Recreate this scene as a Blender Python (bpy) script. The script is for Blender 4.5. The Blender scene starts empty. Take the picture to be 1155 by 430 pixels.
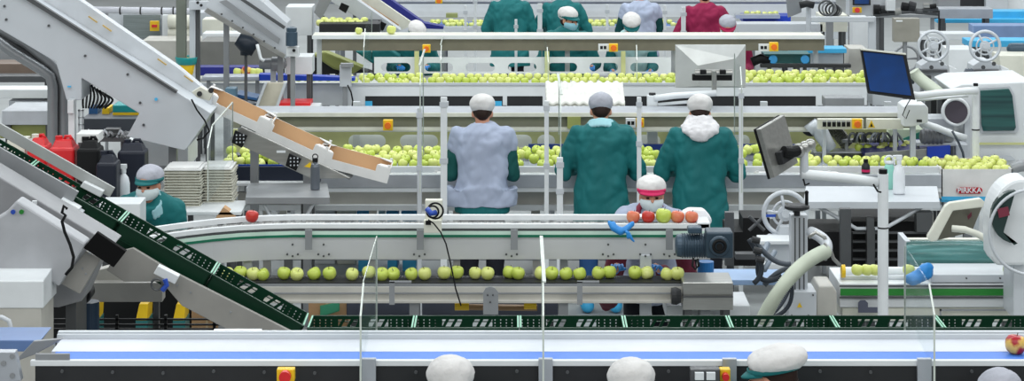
import bpy, bmesh, math, random
from mathutils import Vector, Matrix, Euler
random.seed(7)
SC = bpy.context.scene
COL = SC.collection
F = 2600.0; CX = 577.5; H = 4.14; YH = -244.0     # focal length in pixels, image centre, eye height, eye level

# ---------------------------------------------------------------- camera, world, lights, exposure
cam_d = bpy.data.cameras.new('camera'); cam = bpy.data.objects.new('camera', cam_d); COL.objects.link(cam)
cam.location = (0, 0, H); cam.rotation_euler = (math.pi/2, 0, 0)
cam_d.sensor_fit = 'HORIZONTAL'; cam_d.sensor_width = 36.0; cam_d.lens = F/1155*36.0
cam_d.shift_y = -(215-YH)/1155.0
cam_d.clip_end = 300
SC.camera = cam
w = bpy.data.worlds.new('world'); SC.world = w; w.use_nodes = True
bg = w.node_tree.nodes['Background']; bg.inputs[0].default_value = (0.94, 0.98, 1.0, 1); bg.inputs[1].default_value = 0.30
def area(name, loc, sx, sy, energy, col=(0.93, 0.98, 1.0), rot=(0, 0, 0)):
    l = bpy.data.lights.new(name, 'AREA'); l.shape = 'RECTANGLE'; l.size = sx; l.size_y = sy; l.energy = energy; l.color = col
    o = bpy.data.objects.new(name, l); o.location = loc; o.rotation_euler = rot; COL.objects.link(o)
for i, (y, e) in enumerate(((5, 400), (12, 560), (19, 680), (27, 820), (37, 960))):
    area('ceiling_light_strip', (0, y, 7.5), 22, 1.6, e*1.12)
area('front_fill_light', (0, -5, 9.5), 26, 5, 1000, (1.0, 0.99, 0.96), (math.radians(62), 0, 0))  # unseen fill lamp added high behind the camera, brightens the fronts
SC.view_settings.view_transform = 'Standard'; SC.view_settings.look = 'None'
SC.view_settings.gamma = 1.0; SC.view_settings.use_curve_mapping = False
SC.view_settings.exposure = 0.04

# ---------------------------------------------------------------- helpers
def P(x, y, s): return Vector(((x-CX)/s, F/s, H-(y+244.0)/s))
def S(y, z): return (y+244.0)/(H-z)               # layer of a point seen at row y that stands z high
def Z(y, s): return H-(y+244.0)/s
def lin(c): c /= 255.0; return c/12.92 if c <= 0.04045 else ((c+0.055)/1.055)**2.4
MATS = {}
def mat(name, rgb, rough=0.5, metal=0.0, var=0.06, vs=6.0, bump=0.0, bs=40.0, rgb2=None, alpha=None, trans=0.0, emit=0.0, sss=0.0, stretch=None):
    if name in MATS: return MATS[name]
    m = bpy.data.materials.new(name); m.use_nodes = True; nt = m.node_tree; N = nt.nodes; L = nt.links
    b = N['Principled BSDF']; b.inputs['Specular IOR Level'].default_value = 0.25 if max(rgb) < 70 else 0.5; b.inputs['Roughness'].default_value = rough; b.inputs['Metallic'].default_value = metal
    c1 = tuple(lin(v) for v in rgb)
    c2 = tuple(lin(v) for v in rgb2) if rgb2 else tuple(v*(1-var*2) for v in c1)
    tc = N.new('ShaderNodeTexCoord'); src = tc.outputs['Object']
    if stretch:
        mp = N.new('ShaderNodeMapping'); mp.inputs['Scale'].default_value = stretch; L.new(src, mp.inputs[0]); src = mp.outputs[0]
    nz = N.new('ShaderNodeTexNoise'); nz.inputs['Scale'].default_value = vs; nz.inputs['Detail'].default_value = 3; L.new(src, nz.inputs['Vector'])
    cr = N.new('ShaderNodeValToRGB'); cr.color_ramp.elements[0].position = 0.35; cr.color_ramp.elements[1].position = 0.65
    cr.color_ramp.elements[0].color = (*c2, 1); cr.color_ramp.elements[1].color = (*c1, 1)
    L.new(nz.outputs['Fac'], cr.inputs[0]); L.new(cr.outputs[0], b.inputs['Base Color'])
    if bump:
        n2 = N.new('ShaderNodeTexNoise'); n2.inputs['Scale'].default_value = bs; L.new(src, n2.inputs['Vector'])
        bp = N.new('ShaderNodeBump'); bp.inputs['Strength'].default_value = bump; bp.inputs['Distance'].default_value = 0.02
        L.new(n2.outputs['Fac'], bp.inputs['Height']); L.new(bp.outputs[0], b.inputs['Normal'])
    if emit:
        L.new(cr.outputs[0], b.inputs['Emission Color']); b.inputs['Emission Strength'].default_value = emit
    if alpha is not None:      # clear sheet: mostly see-through, glossy at grazing angles
        tr = N.new('ShaderNodeBsdfTransparent'); tr.inputs[0].default_value = (*[min(1, 0.80+0.2*c) for c in c1], 1)
        mx = N.new('ShaderNodeMixShader'); 
        mx.inputs[0].default_value = alpha; L.new(tr.outputs[0], mx.inputs[1]); L.new(b.outputs[0], mx.inputs[2])
        L.new(mx.outputs[0], N['Material Output'].inputs[0])
    MATS[name] = m; return m
white = mat('painted_white', (222, 226, 228), 0.35, var=.03)
cream = mat('cream_paint', (224, 224, 210), 0.4)
lgrey = mat('light_grey_steel', (198, 203, 208), 0.38, 0.12, vs=3, var=.03)
grey = mat('grey_steel', (150, 153, 156), 0.4, 0.35, vs=4)
dgrey = mat('dark_grey_steel', (84, 86, 88), 0.45, 0.3)
charcoal = mat('charcoal_steel', (50, 51, 53), 0.45, 0.2)
black = mat('black_plastic', (14, 15, 17), 0.6)
alu = mat('aluminium_profile', (186, 191, 198), 0.32, 0.5)
stain = mat('stainless_steel', (176, 176, 172), 0.28, 0.75, stretch=(1, 8, 8))
warm = mat('warm_grey_paint', (188, 186, 178), 0.45)
olive = mat('olive_beige_paint', (206, 208, 146), 0.5)
dolive = mat('olive_green_cover', (150, 156, 88), 0.4)
beltw = mat('white_belt', (214, 218, 226), 0.45, vs=2)
beltb = mat('blue_belt', (74, 128, 222), 0.5, vs=3, var=.02)
blue = mat('blue_plastic', (30, 72, 170), 0.4)
navy = mat('navy_belt', (22, 30, 128), 0.45)
sky = mat('light_blue_plastic', (64, 178, 228), 0.45)
dgreen = mat('dark_green_crate', (7, 50, 32), 0.42)
pgreen = mat('pale_green_highlight', (150, 205, 178), 0.5)  # highlight colour for the crate end rims
gstripe = mat('green_stripe', (28, 124, 40), 0.4)
teal = mat('teal_cloth', (0, 106, 108), 0.75, vs=5, bump=0.9, bs=9, stretch=(1, 1, .45))
vest = mat('grey_blue_cloth', (170, 180, 202), 0.8, vs=5, bump=0.9, bs=9, stretch=(1, 1, .45))
crimson = mat('crimson_cloth', (142, 8, 66), 0.8, vs=5, bump=0.8, bs=9, stretch=(1, 1, .45))
wcloth = mat('white_cloth', (226, 224, 226), 0.85, bump=0.3, bs=25)
capw = mat('white_cap_cloth', (222, 220, 218), 0.85, bump=0.25, bs=30)
capg = mat('grey_hair_net', (176, 178, 188), 0.85, bump=0.25, bs=40)
pink = mat('pink_cloth', (206, 22, 92), 0.7)
lblue = mat('pale_blue_cloth', (160, 208, 216), 0.8)
maskm = mat('face_mask_cloth', (214, 226, 228), 0.8)
maskb = mat('blue_face_mask_cloth', (150, 206, 220), 0.8)
skin = mat('skin', (206, 152, 124), 0.55, rgb2=(188, 128, 104))
hair = mat('dark_hair', (40, 24, 18), 0.6)
glove = mat('blue_glove', (40, 138, 214), 0.45)
trouser = mat('dark_trousers', (26, 28, 36), 0.8)
trouserb = mat('blue_trousers', (30, 76, 128), 0.8)
applg = mat('green_apple_skin', (206, 218, 108), 0.3, rgb2=(182, 202, 78), vs=9)
applp = mat('pale_green_apple_skin', (224, 228, 146), 0.3, rgb2=(206, 216, 112), vs=9)
applr = mat('red_apple_skin', (176, 26, 30), 0.3, rgb2=(196, 60, 46), vs=8)
applk = mat('pink_apple_skin', (204, 62, 60), 0.3, rgb2=(220, 140, 96), vs=8)
appl2 = mat('red_yellow_apple_skin', (172, 24, 40), 0.3, rgb2=(232, 190, 96), vs=14)
_r = [n for n in appl2.node_tree.nodes if n.type == 'VALTORGB'][0].color_ramp; _r.elements[0].position = .42; _r.elements[1].position = .50
stemm = mat('apple_stem', (84, 62, 30), 0.8)
card = mat('brown_cardboard', (196, 156, 116), 0.85, var=0.03)
cartonw = mat('white_carton', (226, 226, 224), 0.6)
pulp = mat('paper_pulp', (206, 204, 190), 0.9, bump=0.5, bs=60)
yellow = mat('yellow_plastic', (238, 196, 24), 0.45)
orange = mat('orange_plastic', (232, 112, 20), 0.45)
red = mat('red_plastic', (214, 32, 38), 0.4)
redl = mat('red_label', (190, 24, 44), 0.4)
gearb = mat('blue_grey_motor', (62, 82, 98), 0.4, 0.2)
tealm = mat('teal_machine_paint', (40, 110, 110), 0.4)
hosem = mat('hose_plastic', (196, 204, 186), 0.5)
cable = mat('grey_cable', (70, 78, 88), 0.5)
clear = mat('clear_acrylic', (222, 232, 232), 0.03, alpha=0.07)
edge = mat('acrylic_edge', (206, 214, 206), 0.25)
tealglass = mat('teal_tinted_glass', (60, 130, 124), 0.1, rgb2=(150, 196, 192), vs=2, alpha=0.16, stretch=(.6, 1, 6))
window = mat('dark_green_window', (40, 92, 88), 0.08, rgb2=(24, 60, 62), vs=3, stretch=(.4, 1, 8))
screenb = mat('blue_screen', (14, 40, 74), 0.12, rgb2=(10, 66, 136), vs=1.6, emit=0.15)
bottlec = mat('mint_bottle', (150, 214, 198), 0.3)
bottleg = mat('grey_flask', (104, 110, 118), 0.35, 0.3)
floorm = mat('floor_concrete', (168, 172, 172), 0.5, vs=1.2)

class G:
    "collects shapes and links them as one mesh object"
    def __init__(self): self.bm = bmesh.new(); self.smooth = False
    def poly(self, vs, fs):
        v = [self.bm.verts.new(p) for p in vs]
        for f in fs:
            try: self.bm.faces.new([v[i] for i in f])
            except ValueError: pass
        return self
    def box(self, a, b, rot=None, piv=None):
        a, b = Vector(a), Vector(b)
        vs = [Vector((x, y, z)) for x in (a.x, b.x) for y in (a.y, b.y) for z in (a.z, b.z)]
        if rot is not None:
            c = Vector(piv) if piv is not None else (a+b)/2
            R = Euler(rot).to_matrix(); vs = [R @ (v-c)+c for v in vs]
        return self.poly(vs, [(0, 1, 3, 2), (4, 6, 7, 5), (0, 4, 5, 1), (2, 3, 7, 6), (0, 2, 6, 4), (1, 5, 7, 3)])
    def pb(self, x0, y0, x1, y1, s, d):            # box whose front face fills x0..x1, y0..y1 on layer s, d metres deep
        a = P(x0, y1, s); b = P(x1, y0, s)
        return self.box(a, (b.x, b.y+d, b.z))
    def pr(self, pts, s, d):                        # outline on layer s, given real depth d
        q = [P(x, y, s) for x, y in pts]; n = len(q)
        vs = q+[p+Vector((0, d, 0)) for p in q]
        return self.poly(vs, [tuple(range(n)), tuple(range(2*n-1, n-1, -1))]+[(i, i+n, (i+1) % n+n, (i+1) % n) for i in range(n)])
    def cyl(self, p, q, r, r2=None, n=16, cap=True):
        p, q = Vector(p), Vector(q); r2 = r if r2 is None else r2
        d = (q-p).normalized(); u = d.orthogonal().normalized(); v = d.cross(u)
        vs = []
        for c, rr in ((p, r), (q, r2)):
            vs += [c+(u*math.cos(2*math.pi*i/n)+v*math.sin(2*math.pi*i/n))*rr for i in range(n)]
        fs = [(i, (i+1) % n, (i+1) % n+n, i+n) for i in range(n)]
        if cap: fs += [tuple(range(n-1, -1, -1)), tuple(range(n, 2*n))]
        return self.poly(vs, fs)
    def tube(self, pts, r, n=10, rs=None):
        pts = [Vector(p) for p in pts]; k = len(pts); vs = []; fs = []
        u = None
        for i, p in enumerate(pts):
            d = (pts[min(i+1, k-1)]-pts[max(i-1, 0)]).normalized()
            u = d.orthogonal().normalized() if u is None else (u-d*u.dot(d)).normalized()
            v = d.cross(u); rr = rs[i] if rs else r
            vs += [p+(u*math.cos(2*math.pi*j/n)+v*math.sin(2*math.pi*j/n))*rr for j in range(n)]
        for i in range(k-1):
            fs += [(i*n+j, i*n+(j+1) % n, (i+1)*n+(j+1) % n, (i+1)*n+j) for j in range(n)]
        fs += [tuple(range(n-1, -1, -1)), tuple(range((k-1)*n, k*n))]
        return self.poly(vs, fs)
    def lathe(self, prof, c, axis='Z', n=20, sx=1, sy=1):
        c = Vector(c); vs = []; fs = []; k = len(prof)
        for r, h in prof:
            for j in range(n):
                a = 2*math.pi*j/n; x, y = r*math.cos(a)*sx, r*math.sin(a)*sy
                vs.append(c+(Vector((x, y, h)) if axis == 'Z' else Vector((h, x, y)) if axis == 'X' else Vector((x, h, y))))
        for i in range(k-1):
            fs += [(i*n+j, i*n+(j+1) % n, (i+1)*n+(j+1) % n, (i+1)*n+j) for j in range(n)]
        fs += [tuple(range(n-1, -1, -1)), tuple(range((k-1)*n, k*n))]
        return self.poly(vs, fs)
    def ball(self, c, rx, ry=None, rz=None, n=14, M=None):
        ry = rx if ry is None else ry; rz = rx if rz is None else rz
        prof = [(math.sin(math.pi*i/n), -math.cos(math.pi*i/n)) for i in range(n+1)]
        vs = []; fs = []; m = n*2 if n < 10 else n+6
        for i, (r, h) in enumerate(prof):
            if i in (0, n): vs.append(Vector((0, 0, h*rz))); continue
            vs += [Vector((r*math.cos(2*math.pi*j/m)*rx, r*math.sin(2*math.pi*j/m)*ry, h*rz)) for j in range(m)]
        for j in range(m):
            fs.append((0, 1+(j+1) % m, 1+j)); e = len(vs)-1; fs.append((e, e-m+j, e-m+(j+1) % m))
        for i in range(n-2):
            fs += [(1+i*m+j, 1+i*m+(j+1) % m, 1+(i+1)*m+(j+1) % m, 1+(i+1)*m+j) for j in range(m)]
        c = Vector(c)
        vs = [(M @ v if M else v)+c for v in vs]
        return self.poly(vs, fs)
    def torus(self, c, R, r, axis='Y', n=36, m=8, flat=1.0):
        c = Vector(c); vs = []; fs = []
        for i in range(n):
            a = 2*math.pi*i/n
            for j in range(m):
                b = 2*math.pi*j/m; q = R+r*math.cos(b); h = r*flat*math.sin(b)
                p = (q*math.cos(a), h, q*math.sin(a)) if axis == 'Y' else (q*math.cos(a), q*math.sin(a), h) if axis == 'Z' else (h, q*math.cos(a), q*math.sin(a))
                vs.append(c+Vector(p))
        for i in range(n):
            for j in range(m): fs.append((i*m+j, ((i+1) % n)*m+j, ((i+1) % n)*m+(j+1) % m, i*m+(j+1) % m))
        return self.poly(vs, fs)
    def build(self, name, m, parent=None, bevel=0.0, smooth=False, label=None, orig=None):
        bm = self.bm
        bmesh.ops.recalc_face_normals(bm, faces=bm.faces)
        if orig is None and parent is None:
            xs = [v.co for v in bm.verts]
            orig = Vector(((min(v.x for v in xs)+max(v.x for v in xs))/2, (min(v.y for v in xs)+max(v.y for v in xs))/2, min(v.z for v in xs)))
        o0 = Vector(parent['_o']) if parent is not None else Vector(orig)
        for v in bm.verts: v.co -= o0
        me = bpy.data.meshes.new(name); bm.to_mesh(me); bm.free(); me.materials.append(m)
        if smooth:
            for p in me.polygons: p.use_smooth = True
        o = bpy.data.objects.new(name, me); COL.objects.link(o)
        if parent is None: o.location = o0
        else: o.parent = parent
        o['_o'] = tuple(o0)
        if bevel:
            b = o.modifiers.new('bevel', 'BEVEL'); b.width = bevel; b.segments = 2; b.limit_method = 'ANGLE'
        if label: o['label'] = label
        return o
def tag(o, label, cat, group=None, kind=None):
    o['label'] = label; o['category'] = cat
    if group: o['group'] = group
    if kind: o['kind'] = kind
    return o
def thing(name, label, cat, loc, group=None):
    o = bpy.data.objects.new(name, None); COL.objects.link(o); o.location = loc; o.empty_display_size = 0.1
    o['_o'] = tuple(loc); return tag(o, label, cat, group)
def dup(r, loc=None, rot=None, label=None, group=None, par=None):
    c = r.copy(); COL.objects.link(c)
    if par is not None: c.parent = par
    if loc is not None: c.location = loc
    if rot is not None: c.rotation_euler = rot
    if label: c['label'] = label
    if group: c['group'] = group
    for ch in list(r.children): dup(ch, par=c)
    return c
def Pz(x, y, s, z=0.0): p = P(x, y, s); p.z = z; return p
def bolts(g, pts, s, r=0.006):
    for x, y in pts: p = P(x, y, s); g.cyl(p+Vector((0, -0.006, 0)), p+Vector((0, 0.004, 0)), r, n=8)
def leg(t, x, y, s, wpx, m=None, d=0.05, name='leg'):   # post from row y down to the floor
    a = P(x-wpx/2, y, s); b = P(x+wpx/2, y, s)
    return G().box((a.x, a.y, 0), (b.x, a.y+d, a.z)).build(name, m or lgrey, t, bevel=0.003)
def estop(t, x, y, s, w=11, h=11, name='emergency_stop'):
    g = G().pb(x-w/2, y-h/2, x+w/2, y+h/2, s, 0.05)
    b = g.build(name, yellow, t, bevel=0.004, label='yellow emergency stop box')
    p = P(x, y, s)
    G().cyl(p+Vector((0, -0.035, 0)), p, w*0.33/s, n=16).build('button', orange if s < 180 else red, b, smooth=False, label='orange push button')
    return b
# ---------------------------------------------------------------- the setting
fl = G().box((-14, 4, -0.1), (14, 60, 0)).build('floor', floorm, orig=(0, 0, 0)); fl['kind'] = 'structure'

# ---------------------------------------------------------------- apples
def apple_mesh(name, m):
    prof = [(0.004, 0.026), (0.011, 0.031), (0.021, 0.0345), (0.031, 0.030), (0.0382, 0.017), (0.039, 0.003), (0.0365, -0.011), (0.030, -0.023), (0.020, -0.031), (0.010, -0.033), (0.003, -0.029)]
    g = G(); g.lathe([(r, h+0.034) for r, h in prof], (0, 0, 0), n=16)
    return g
APPLES = {}
def make_apple(kind, m):
    t = thing('apple', 'x', 'apple', (0, 0, 0))
    apple_mesh('flesh', m).build('flesh', m, t, smooth=True)
    g = G(); g.tube([(0, 0, 0.052), (0.001, 0, 0.066), (0.004, 0, 0.078)], 0.0017, n=6); g.build('stem', stemm, t)
    APPLES[kind] = [t, False]
for k, m in (('g', applg), ('p', applp), ('r', applr), ('k', applk), ('m', appl2)): make_apple(k, m)
def apple(kind, loc, label, group=None, sc=1.0):
    t, used = APPLES[kind]
    o = t if not used else dup(t)
    APPLES[kind][1] = True
    o.location = loc; o.scale = (sc, sc, sc)
    o.rotation_euler = (random.uniform(-.5, .5), random.uniform(-.5, .5), random.uniform(0, 6.28)) if group else (0.1, 0.15, 1.0)
    o['label'] = label
    if group: o['group'] = group
    elif 'group' in o: del o['group']
    return o
ORD = ['first', 'second', 'third', 'fourth', 'fifth', 'sixth', 'seventh', 'eighth', 'ninth', 'tenth', 'eleventh', 'twelfth', 'thirteenth', 'fourteenth', 'fifteenth', 'sixteenth', 'seventeenth', 'eighteenth', 'nineteenth', 'twentieth']
def ordn(i): return ORD[i] if i < 20 else ('twenty-'+ORD[i-20] if i < 29 else 'thirty-'+ORD[i-30] if 30 <= i < 39 else 'number %d' % (i+1))
BED = []
def bed(x0, x1, ybot, s, rows, zr, where, group, kind='g', skip=(), sc=1.0, dd=0.078, noun='green apple'):
    "rows of apples heaped in a trough; ybot = image row of the lowest apple bottoms"
    base = Z(ybot, s); step = 0.080*sc
    for r in range(rows):
        D = F/s+r*dd
        X0 = (x0-CX)/s+(r % 2)*step/2; X1 = (x1-CX)/s
        n = int((X1-X0)/step); c = 0
        rn = 'front row' if r == 0 else 'back row' if r == rows-1 else ORD[r]+' row'
        for i in range(n+1):
            X = X0+i*step+random.uniform(-.008, .008)
            px = CX+X*F/D
            if px > x1 or any(a < px < b for a, b in skip) or random.random() < 0.06: continue
            k = kind if random.random() < 0.5 or kind in 'rk' else 'p'
            BED.append((k, (X, D+random.uniform(-.006, .006), base+r*zr+random.uniform(-.004, .006)), '%s, %s from left in the %s, %s' % (noun, ordn(c), rn, where), group, sc*random.uniform(0.95, 1.07), F/D*sc-r*4, s))
            c += 1
def finish_beds(limit):
    BED.sort(key=lambda b: -b[5])
    for k, loc, lb, gr, sc, key, s in BED[:limit]: apple(k, loc, lb, gr, sc)
    prof = [(0.004, 0.028), (0.018, 0.034), (0.032, 0.028), (0.039, 0.010), (0.036, -0.011), (0.022, -0.030), (0.004, -0.030)]
    for kk, m, nm, lb in (('gp', applp, 'apple_heap', 'pale green apples farther back in the two rear sorting lines'),):
        g = G(); n = 0
        for k, loc, lb_, gr, sc, key, s in BED[limit:]:
            g.lathe([(r*sc, (h+.034)*sc) for r, h in prof], loc, n=10); n += 1
        if n: tag(g.build(nm, m, smooth=True), lb, 'apples', None, 'stuff')
# ---------------------------------------------------------------- people
_ct = bpy.data.textures.new('cloth_folds', 'CLOUDS'); _ct.noise_scale = 0.17; _ct.noise_depth = 1; _ct.noise_type = 'HARD_NOISE'
_cc = bpy.data.textures.new('cap_folds', 'CLOUDS'); _cc.noise_scale = 0.05
def soft(o, voxel, it=4, disp=0.0, tex=None):
    r = o.modifiers.new('remesh', 'REMESH'); r.mode = 'VOXEL'; r.voxel_size = voxel; r.use_smooth_shade = True
    s = o.modifiers.new('smooth', 'SMOOTH'); s.iterations = it; s.factor = 0.5
    if disp:
        d = o.modifiers.new('folds', 'DISPLACE'); d.texture = tex or _ct; d.strength = disp; d.mid_level = 0.35; d.texture_coords = 'LOCAL'
def caps(g, p, q, r1, r2, n=14):
    p, q = Vector(p), Vector(q); d = (q-p).normalized(); u = d.orthogonal().normalized(); v = d.cross(u)
    rings = []
    for a in (80, 55, 28, 0): rings.append((p-d*r1*math.sin(math.radians(a)), r1*math.cos(math.radians(a))))
    for a in (0, 28, 55, 80): rings.append((q+d*r2*math.sin(math.radians(a)), r2*math.cos(math.radians(a))))
    vs = []; fs = []
    for c, r in rings: vs += [c+(u*math.cos(2*math.pi*j/n)+v*math.sin(2*math.pi*j/n))*r for j in range(n)]
    for i in range(len(rings)-1): fs += [(i*n+j, i*n+(j+1) % n, (i+1)*n+(j+1) % n, (i+1)*n+j) for j in range(n)]
    fs += [tuple(range(n-1, -1, -1)), tuple(range((len(rings)-1)*n, len(rings)*n))]
    g.poly(vs, fs)
def loft(g, secs, T, n=24, pw=2.3):
    vs = []; fs = []; k = len(secs)
    for z, yc, rx, ry in secs:
        for j in range(n):
            a = 2*math.pi*j/n; c, s_ = math.cos(a), math.sin(a)
            x = rx*math.copysign(abs(c)**(2/pw), c); y = ry*math.copysign(abs(s_)**(2/pw), s_)
            vs.append(T(Vector((x, yc+y, z))))
    for i in range(k-1): fs += [(i*n+j, i*n+(j+1) % n, (i+1)*n+(j+1) % n, (i+1)*n+j) for j in range(n)]
    fs += [tuple(range(n-1, -1, -1)), tuple(range((k-1)*n, k*n))]
    g.poly(vs, fs)
HANDS = [None]
def hand_verts(g, wrist, dirv, upv, side, sc=1.0):
    "palm, four curled fingers of unequal length and a thumb leaving the side of the palm"
    d = Vector(dirv).normalized(); u = (Vector(upv)-d*Vector(upv).dot(d)).normalized(); w_ = d.cross(u)*side
    wr = Vector(wrist)
    caps(g, wr-d*.05, wr+d*.01, .030*sc, .026*sc)
    for k in (-1.5, -.5, .5, 1.5): caps(g, wr+d*.02+w_*k*.012, wr+d*.085*sc+w_*k*.0195, .017*sc, .0115*sc, 10)
    for k, L in ((-1.5, .062), (-.5, .074), (.5, .080), (1.5, .070)):
        b = wr+d*.09*sc+w_*k*.0205; L *= sc
        m = b+d*L*.48-u*L*.10+w_*k*.003; e = m+d*L*.30-u*L*.28; f = e+d*L*.08-u*L*.27
        caps(g, b, m, .0098*sc, .0092*sc, 8); caps(g, m, e, .0092*sc, .0086*sc, 8); caps(g, e, f, .0086*sc, .0076*sc, 8)
    t0 = wr+d*.025+w_*.022; t1 = t0+d*.035*sc+w_*.030-u*.012; t2 = t1+d*.032*sc+w_*.006-u*.012
    caps(g, t0, t1, .0155*sc, .0115*sc, 10); caps(g, t1, t2, .0115*sc, .009*sc, 8)
def person(x, s, label, ztop=1.70, face='away', yaw=0.0, lean=0.08, pitch=0.45, coat=teal, sleeve=None, cap=capw, brim=None, mask=None, hood=None,
           collar=None, hem=0.62, group=None, elbow=.25, hands=((.17, .44, 1.08), (.17, .44, 1.08)), width=1.0, low=None, turn=0.0, hairm=hair, elz=1.10, ely=.06, pelvis=.95,
           flare=.24, apron=None, ears=True, back=0.0, trous=None, floppy=False):
    D = F/s; X = 0
    rz = (0 if face == 'away' else math.pi)+yaw
    t = thing('person', label, 'person', (X, D, 0), group)
    O = (0.0, 0.0, 0.0)
    class _p(dict): pass
    par = t; t['_o'] = O                      # children are modelled around the feet
    sc = 1.0
    def top(l): return pelvis+.49*math.cos(l)+.235
    if lean >= .3:                      # bend until the cap is as low as the photo shows it
        sc = .97
        while top(lean)*sc > ztop and lean < 1.3: lean += .01
    else: sc = ztop/1.72
    cl, sl = math.cos(lean), math.sin(lean)
    X = (x-CX)/F*(D-(.49*sl+.1)*(1 if face == 'cam' else -1)*(1 if lean >= .3 else .5)); t.location = (X, D, 0)
    def T(p):
        if p.z <= pelvis: return Vector(p)
        z = p.z-pelvis; return Vector((p.x, p.y*cl+z*sl-back*0, pelvis+z*cl-p.y*sl))
    nb = T(Vector((0, .0, 1.44)))             # neck base
    Rh = Euler((-pitch, 0, turn)).to_matrix()
    def Hd(p): return nb+Rh @ Vector(p)       # head space: origin at neck base
    # skin body: one continuous surface
    g = G()
    loft(g, [(.90, 0, .15, .10), (1.0, 0, .15, .10), (1.15, 0, .14, .10), (1.32, 0, .165, .11), (1.41, 0, .15, .09), (1.46, 0, .08, .07)], T)
    caps(g, T(Vector((0, 0, 1.40))), Hd((0, .012, .09)), .062, .056)
    g.ball(Hd((0, .006, .165)), .076, .096, .088, M=Rh)
    g.ball(Hd((0, .030, .120)), .062, .070, .078, M=Rh)
    g.ball(Hd((0, .058, .068)), .030, .032, .022, M=Rh)
    caps(g, Hd((0, .098, .150)), Hd((0, .116, .118)), .009, .014, 8)
    for sd in (-1, 1):
        g.ball(Hd((sd*.078, .005, .130)), .010, .020, .032, M=Rh)
        g.ball(Hd((sd*.036, .080, .112)), .020, .018, .020, M=Rh)
        hx, hy, hz = hands[0 if sd < 0 else 1]
        sh = T(Vector((sd*.165*width, 0, 1.38))); el = T(Vector((sd*elbow*width, ely, elz))); wr = Vector((sd*hx, hy, hz))
        caps(g, sh, el, .040, .038); caps(g, el, wr, .038, .028)
        d = (wr-el).normalized(); up = Vector((0, 0, 1)) if abs(d.z) < .8 else Vector((0, -1, 0))
        caps(g, wr, wr+d*.09, .026, .022)
        caps(g, Vector((sd*.09, 0, .92)), Vector((sd*.10, .01, .50)), .085, .058); caps(g, Vector((sd*.10, .01, .50)), Vector((sd*.11, -.02, .09)), .056, .038)
        caps(g, Vector((sd*.11, -.03, .045)), Vector((sd*.125, .13, .035)), .042, .034)
        # glove
        q = G(); hand_verts(q, wr, d, up, -sd)
        o = q.build('glove', glove, par, orig=O); soft(o, .0045, 2)
    b = g.build('body', skin, par, orig=O); soft(b, .010, 3)
    # trousers and shoes
    g = G()
    for sd in (-1, 1):
        caps(g, Vector((sd*.09, 0, .92)), Vector((sd*.10, .01, .50)), .100, .078); caps(g, Vector((sd*.10, .01, .50)), Vector((sd*.11, -.02, .13)), .078, .070)
    o = g.build('trousers', trous or trouser, par, orig=O); soft(o, .016, 3, .012)
    for sd in (-1, 1):
        g = G(); caps(g, Vector((sd*.11, -.04, .055)), Vector((sd*.128, .15, .045)), .054, .045); o = g.build('shoe', black if trous is None else sky, par, orig=O); soft(o, .012, 2)
    # coat
    g = G(); w_ = width
    loft(g, [(hem, .01, flare*w_, .17), (hem+.15, .01, (flare-.012)*w_, .165), (.95, .01, .200*w_, .155), (1.05, .01, .188*w_, .150), (1.22, .01, .200*w_, .150), (1.35, .0, .215*w_, .142), (1.425, -.005, .190*w_, .120), (1.465, -.005, .135*w_, .095), (1.50, -.003, .088, .080)], T)
    def sleeves(g, k=1.0):
        for sd in (-1, 1):
            hx, hy, hz = hands[0 if sd < 0 else 1]
            sh = T(Vector((sd*.172*w_, 0, 1.395))); el = T(Vector((sd*elbow*w_, ely, elz))); wr = Vector((sd*hx, hy, hz))
            caps(g, sh, el, .078*k, .072*k); caps(g, el, wr-(wr-el)*.06, .072*k, .048*k)
    if sleeve is None: sleeves(g)
    else:
        for sd in (-1, 1):
            sh = T(Vector((sd*.172*w_, 0, 1.395))); el = T(Vector((sd*elbow*w_, ely, elz))); caps(g, sh, sh+(el-sh)*.30, .084, .084)
    o = g.build('coat', coat, par, orig=O); soft(o, .014, 3, .042)
    if sleeve is not None:
        g = G(); sleeves(g, .95); o = g.build('sleeves', sleeve, par, orig=O); soft(o, .014, 3, .03)
    if apron is not None:
        g = G(); loft(g, [(hem-.06, .012, .225, .16), (hem+.1, .012, .215, .155)], T); o = g.build('undercoat', apron, par, orig=O); soft(o, .014, 3, .02)
    # collar / hood
    if collar is not None:
        g = G()
        for a in range(-12, 13):
            an = a/12*2.75; r = .078
            p = Vector((math.sin(an)*r*1.1, -math.cos(an)*r, 1.51-abs(a)*.003)); q2 = Vector((math.sin(an)*r*1.55, -math.cos(an)*r*1.45, 1.462-abs(a)*.003))
            caps(g, T(p), T(q2), .014, .014, 8)
        o = g.build('collar', collar, par, orig=O); soft(o, .009, 2)
    if hood is not None:
        g = G(); loft(g, [(1.355, -.155, .030, .020), (1.385, -.14, .075, .040), (1.43, -.105, .140, .070), (1.47, -.05, .155, .095), (1.515, -.01, .110, .10), (1.55, .01, .090, .09)], T)
        o = g.build('hood', hood, par, orig=O); soft(o, .011, 3, .03, _cc)
    # hair under the cap
    g = G(); g.ball(Hd((0, -.012, .168)), .081, .094, .086, M=Rh); g.ball(Hd((0, -.050, .120)), .060, .050, .055, M=Rh)
    o = g.build('hair', hairm, par, orig=O); soft(o, .010, 2, .012, _cc)
    # cap
    g = G()
    if floppy: g.ball(Hd((.0, -.03, .218)), .116, .128, .058, M=Rh); g.ball(Hd((0, -.01, .196)), .092, .105, .030, M=Rh)
    elif cap is capg: g.ball(Hd((0, -.020, .200)), .097, .112, .080, M=Rh); g.ball(Hd((0, -.034, .178)), .090, .092, .060, M=Rh)
    else:
        g.ball(Hd((0, -.022, .205)), .103, .120, .078, M=Rh); g.ball(Hd((0, -.034, .180)), .094, .098, .060, M=Rh)
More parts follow.
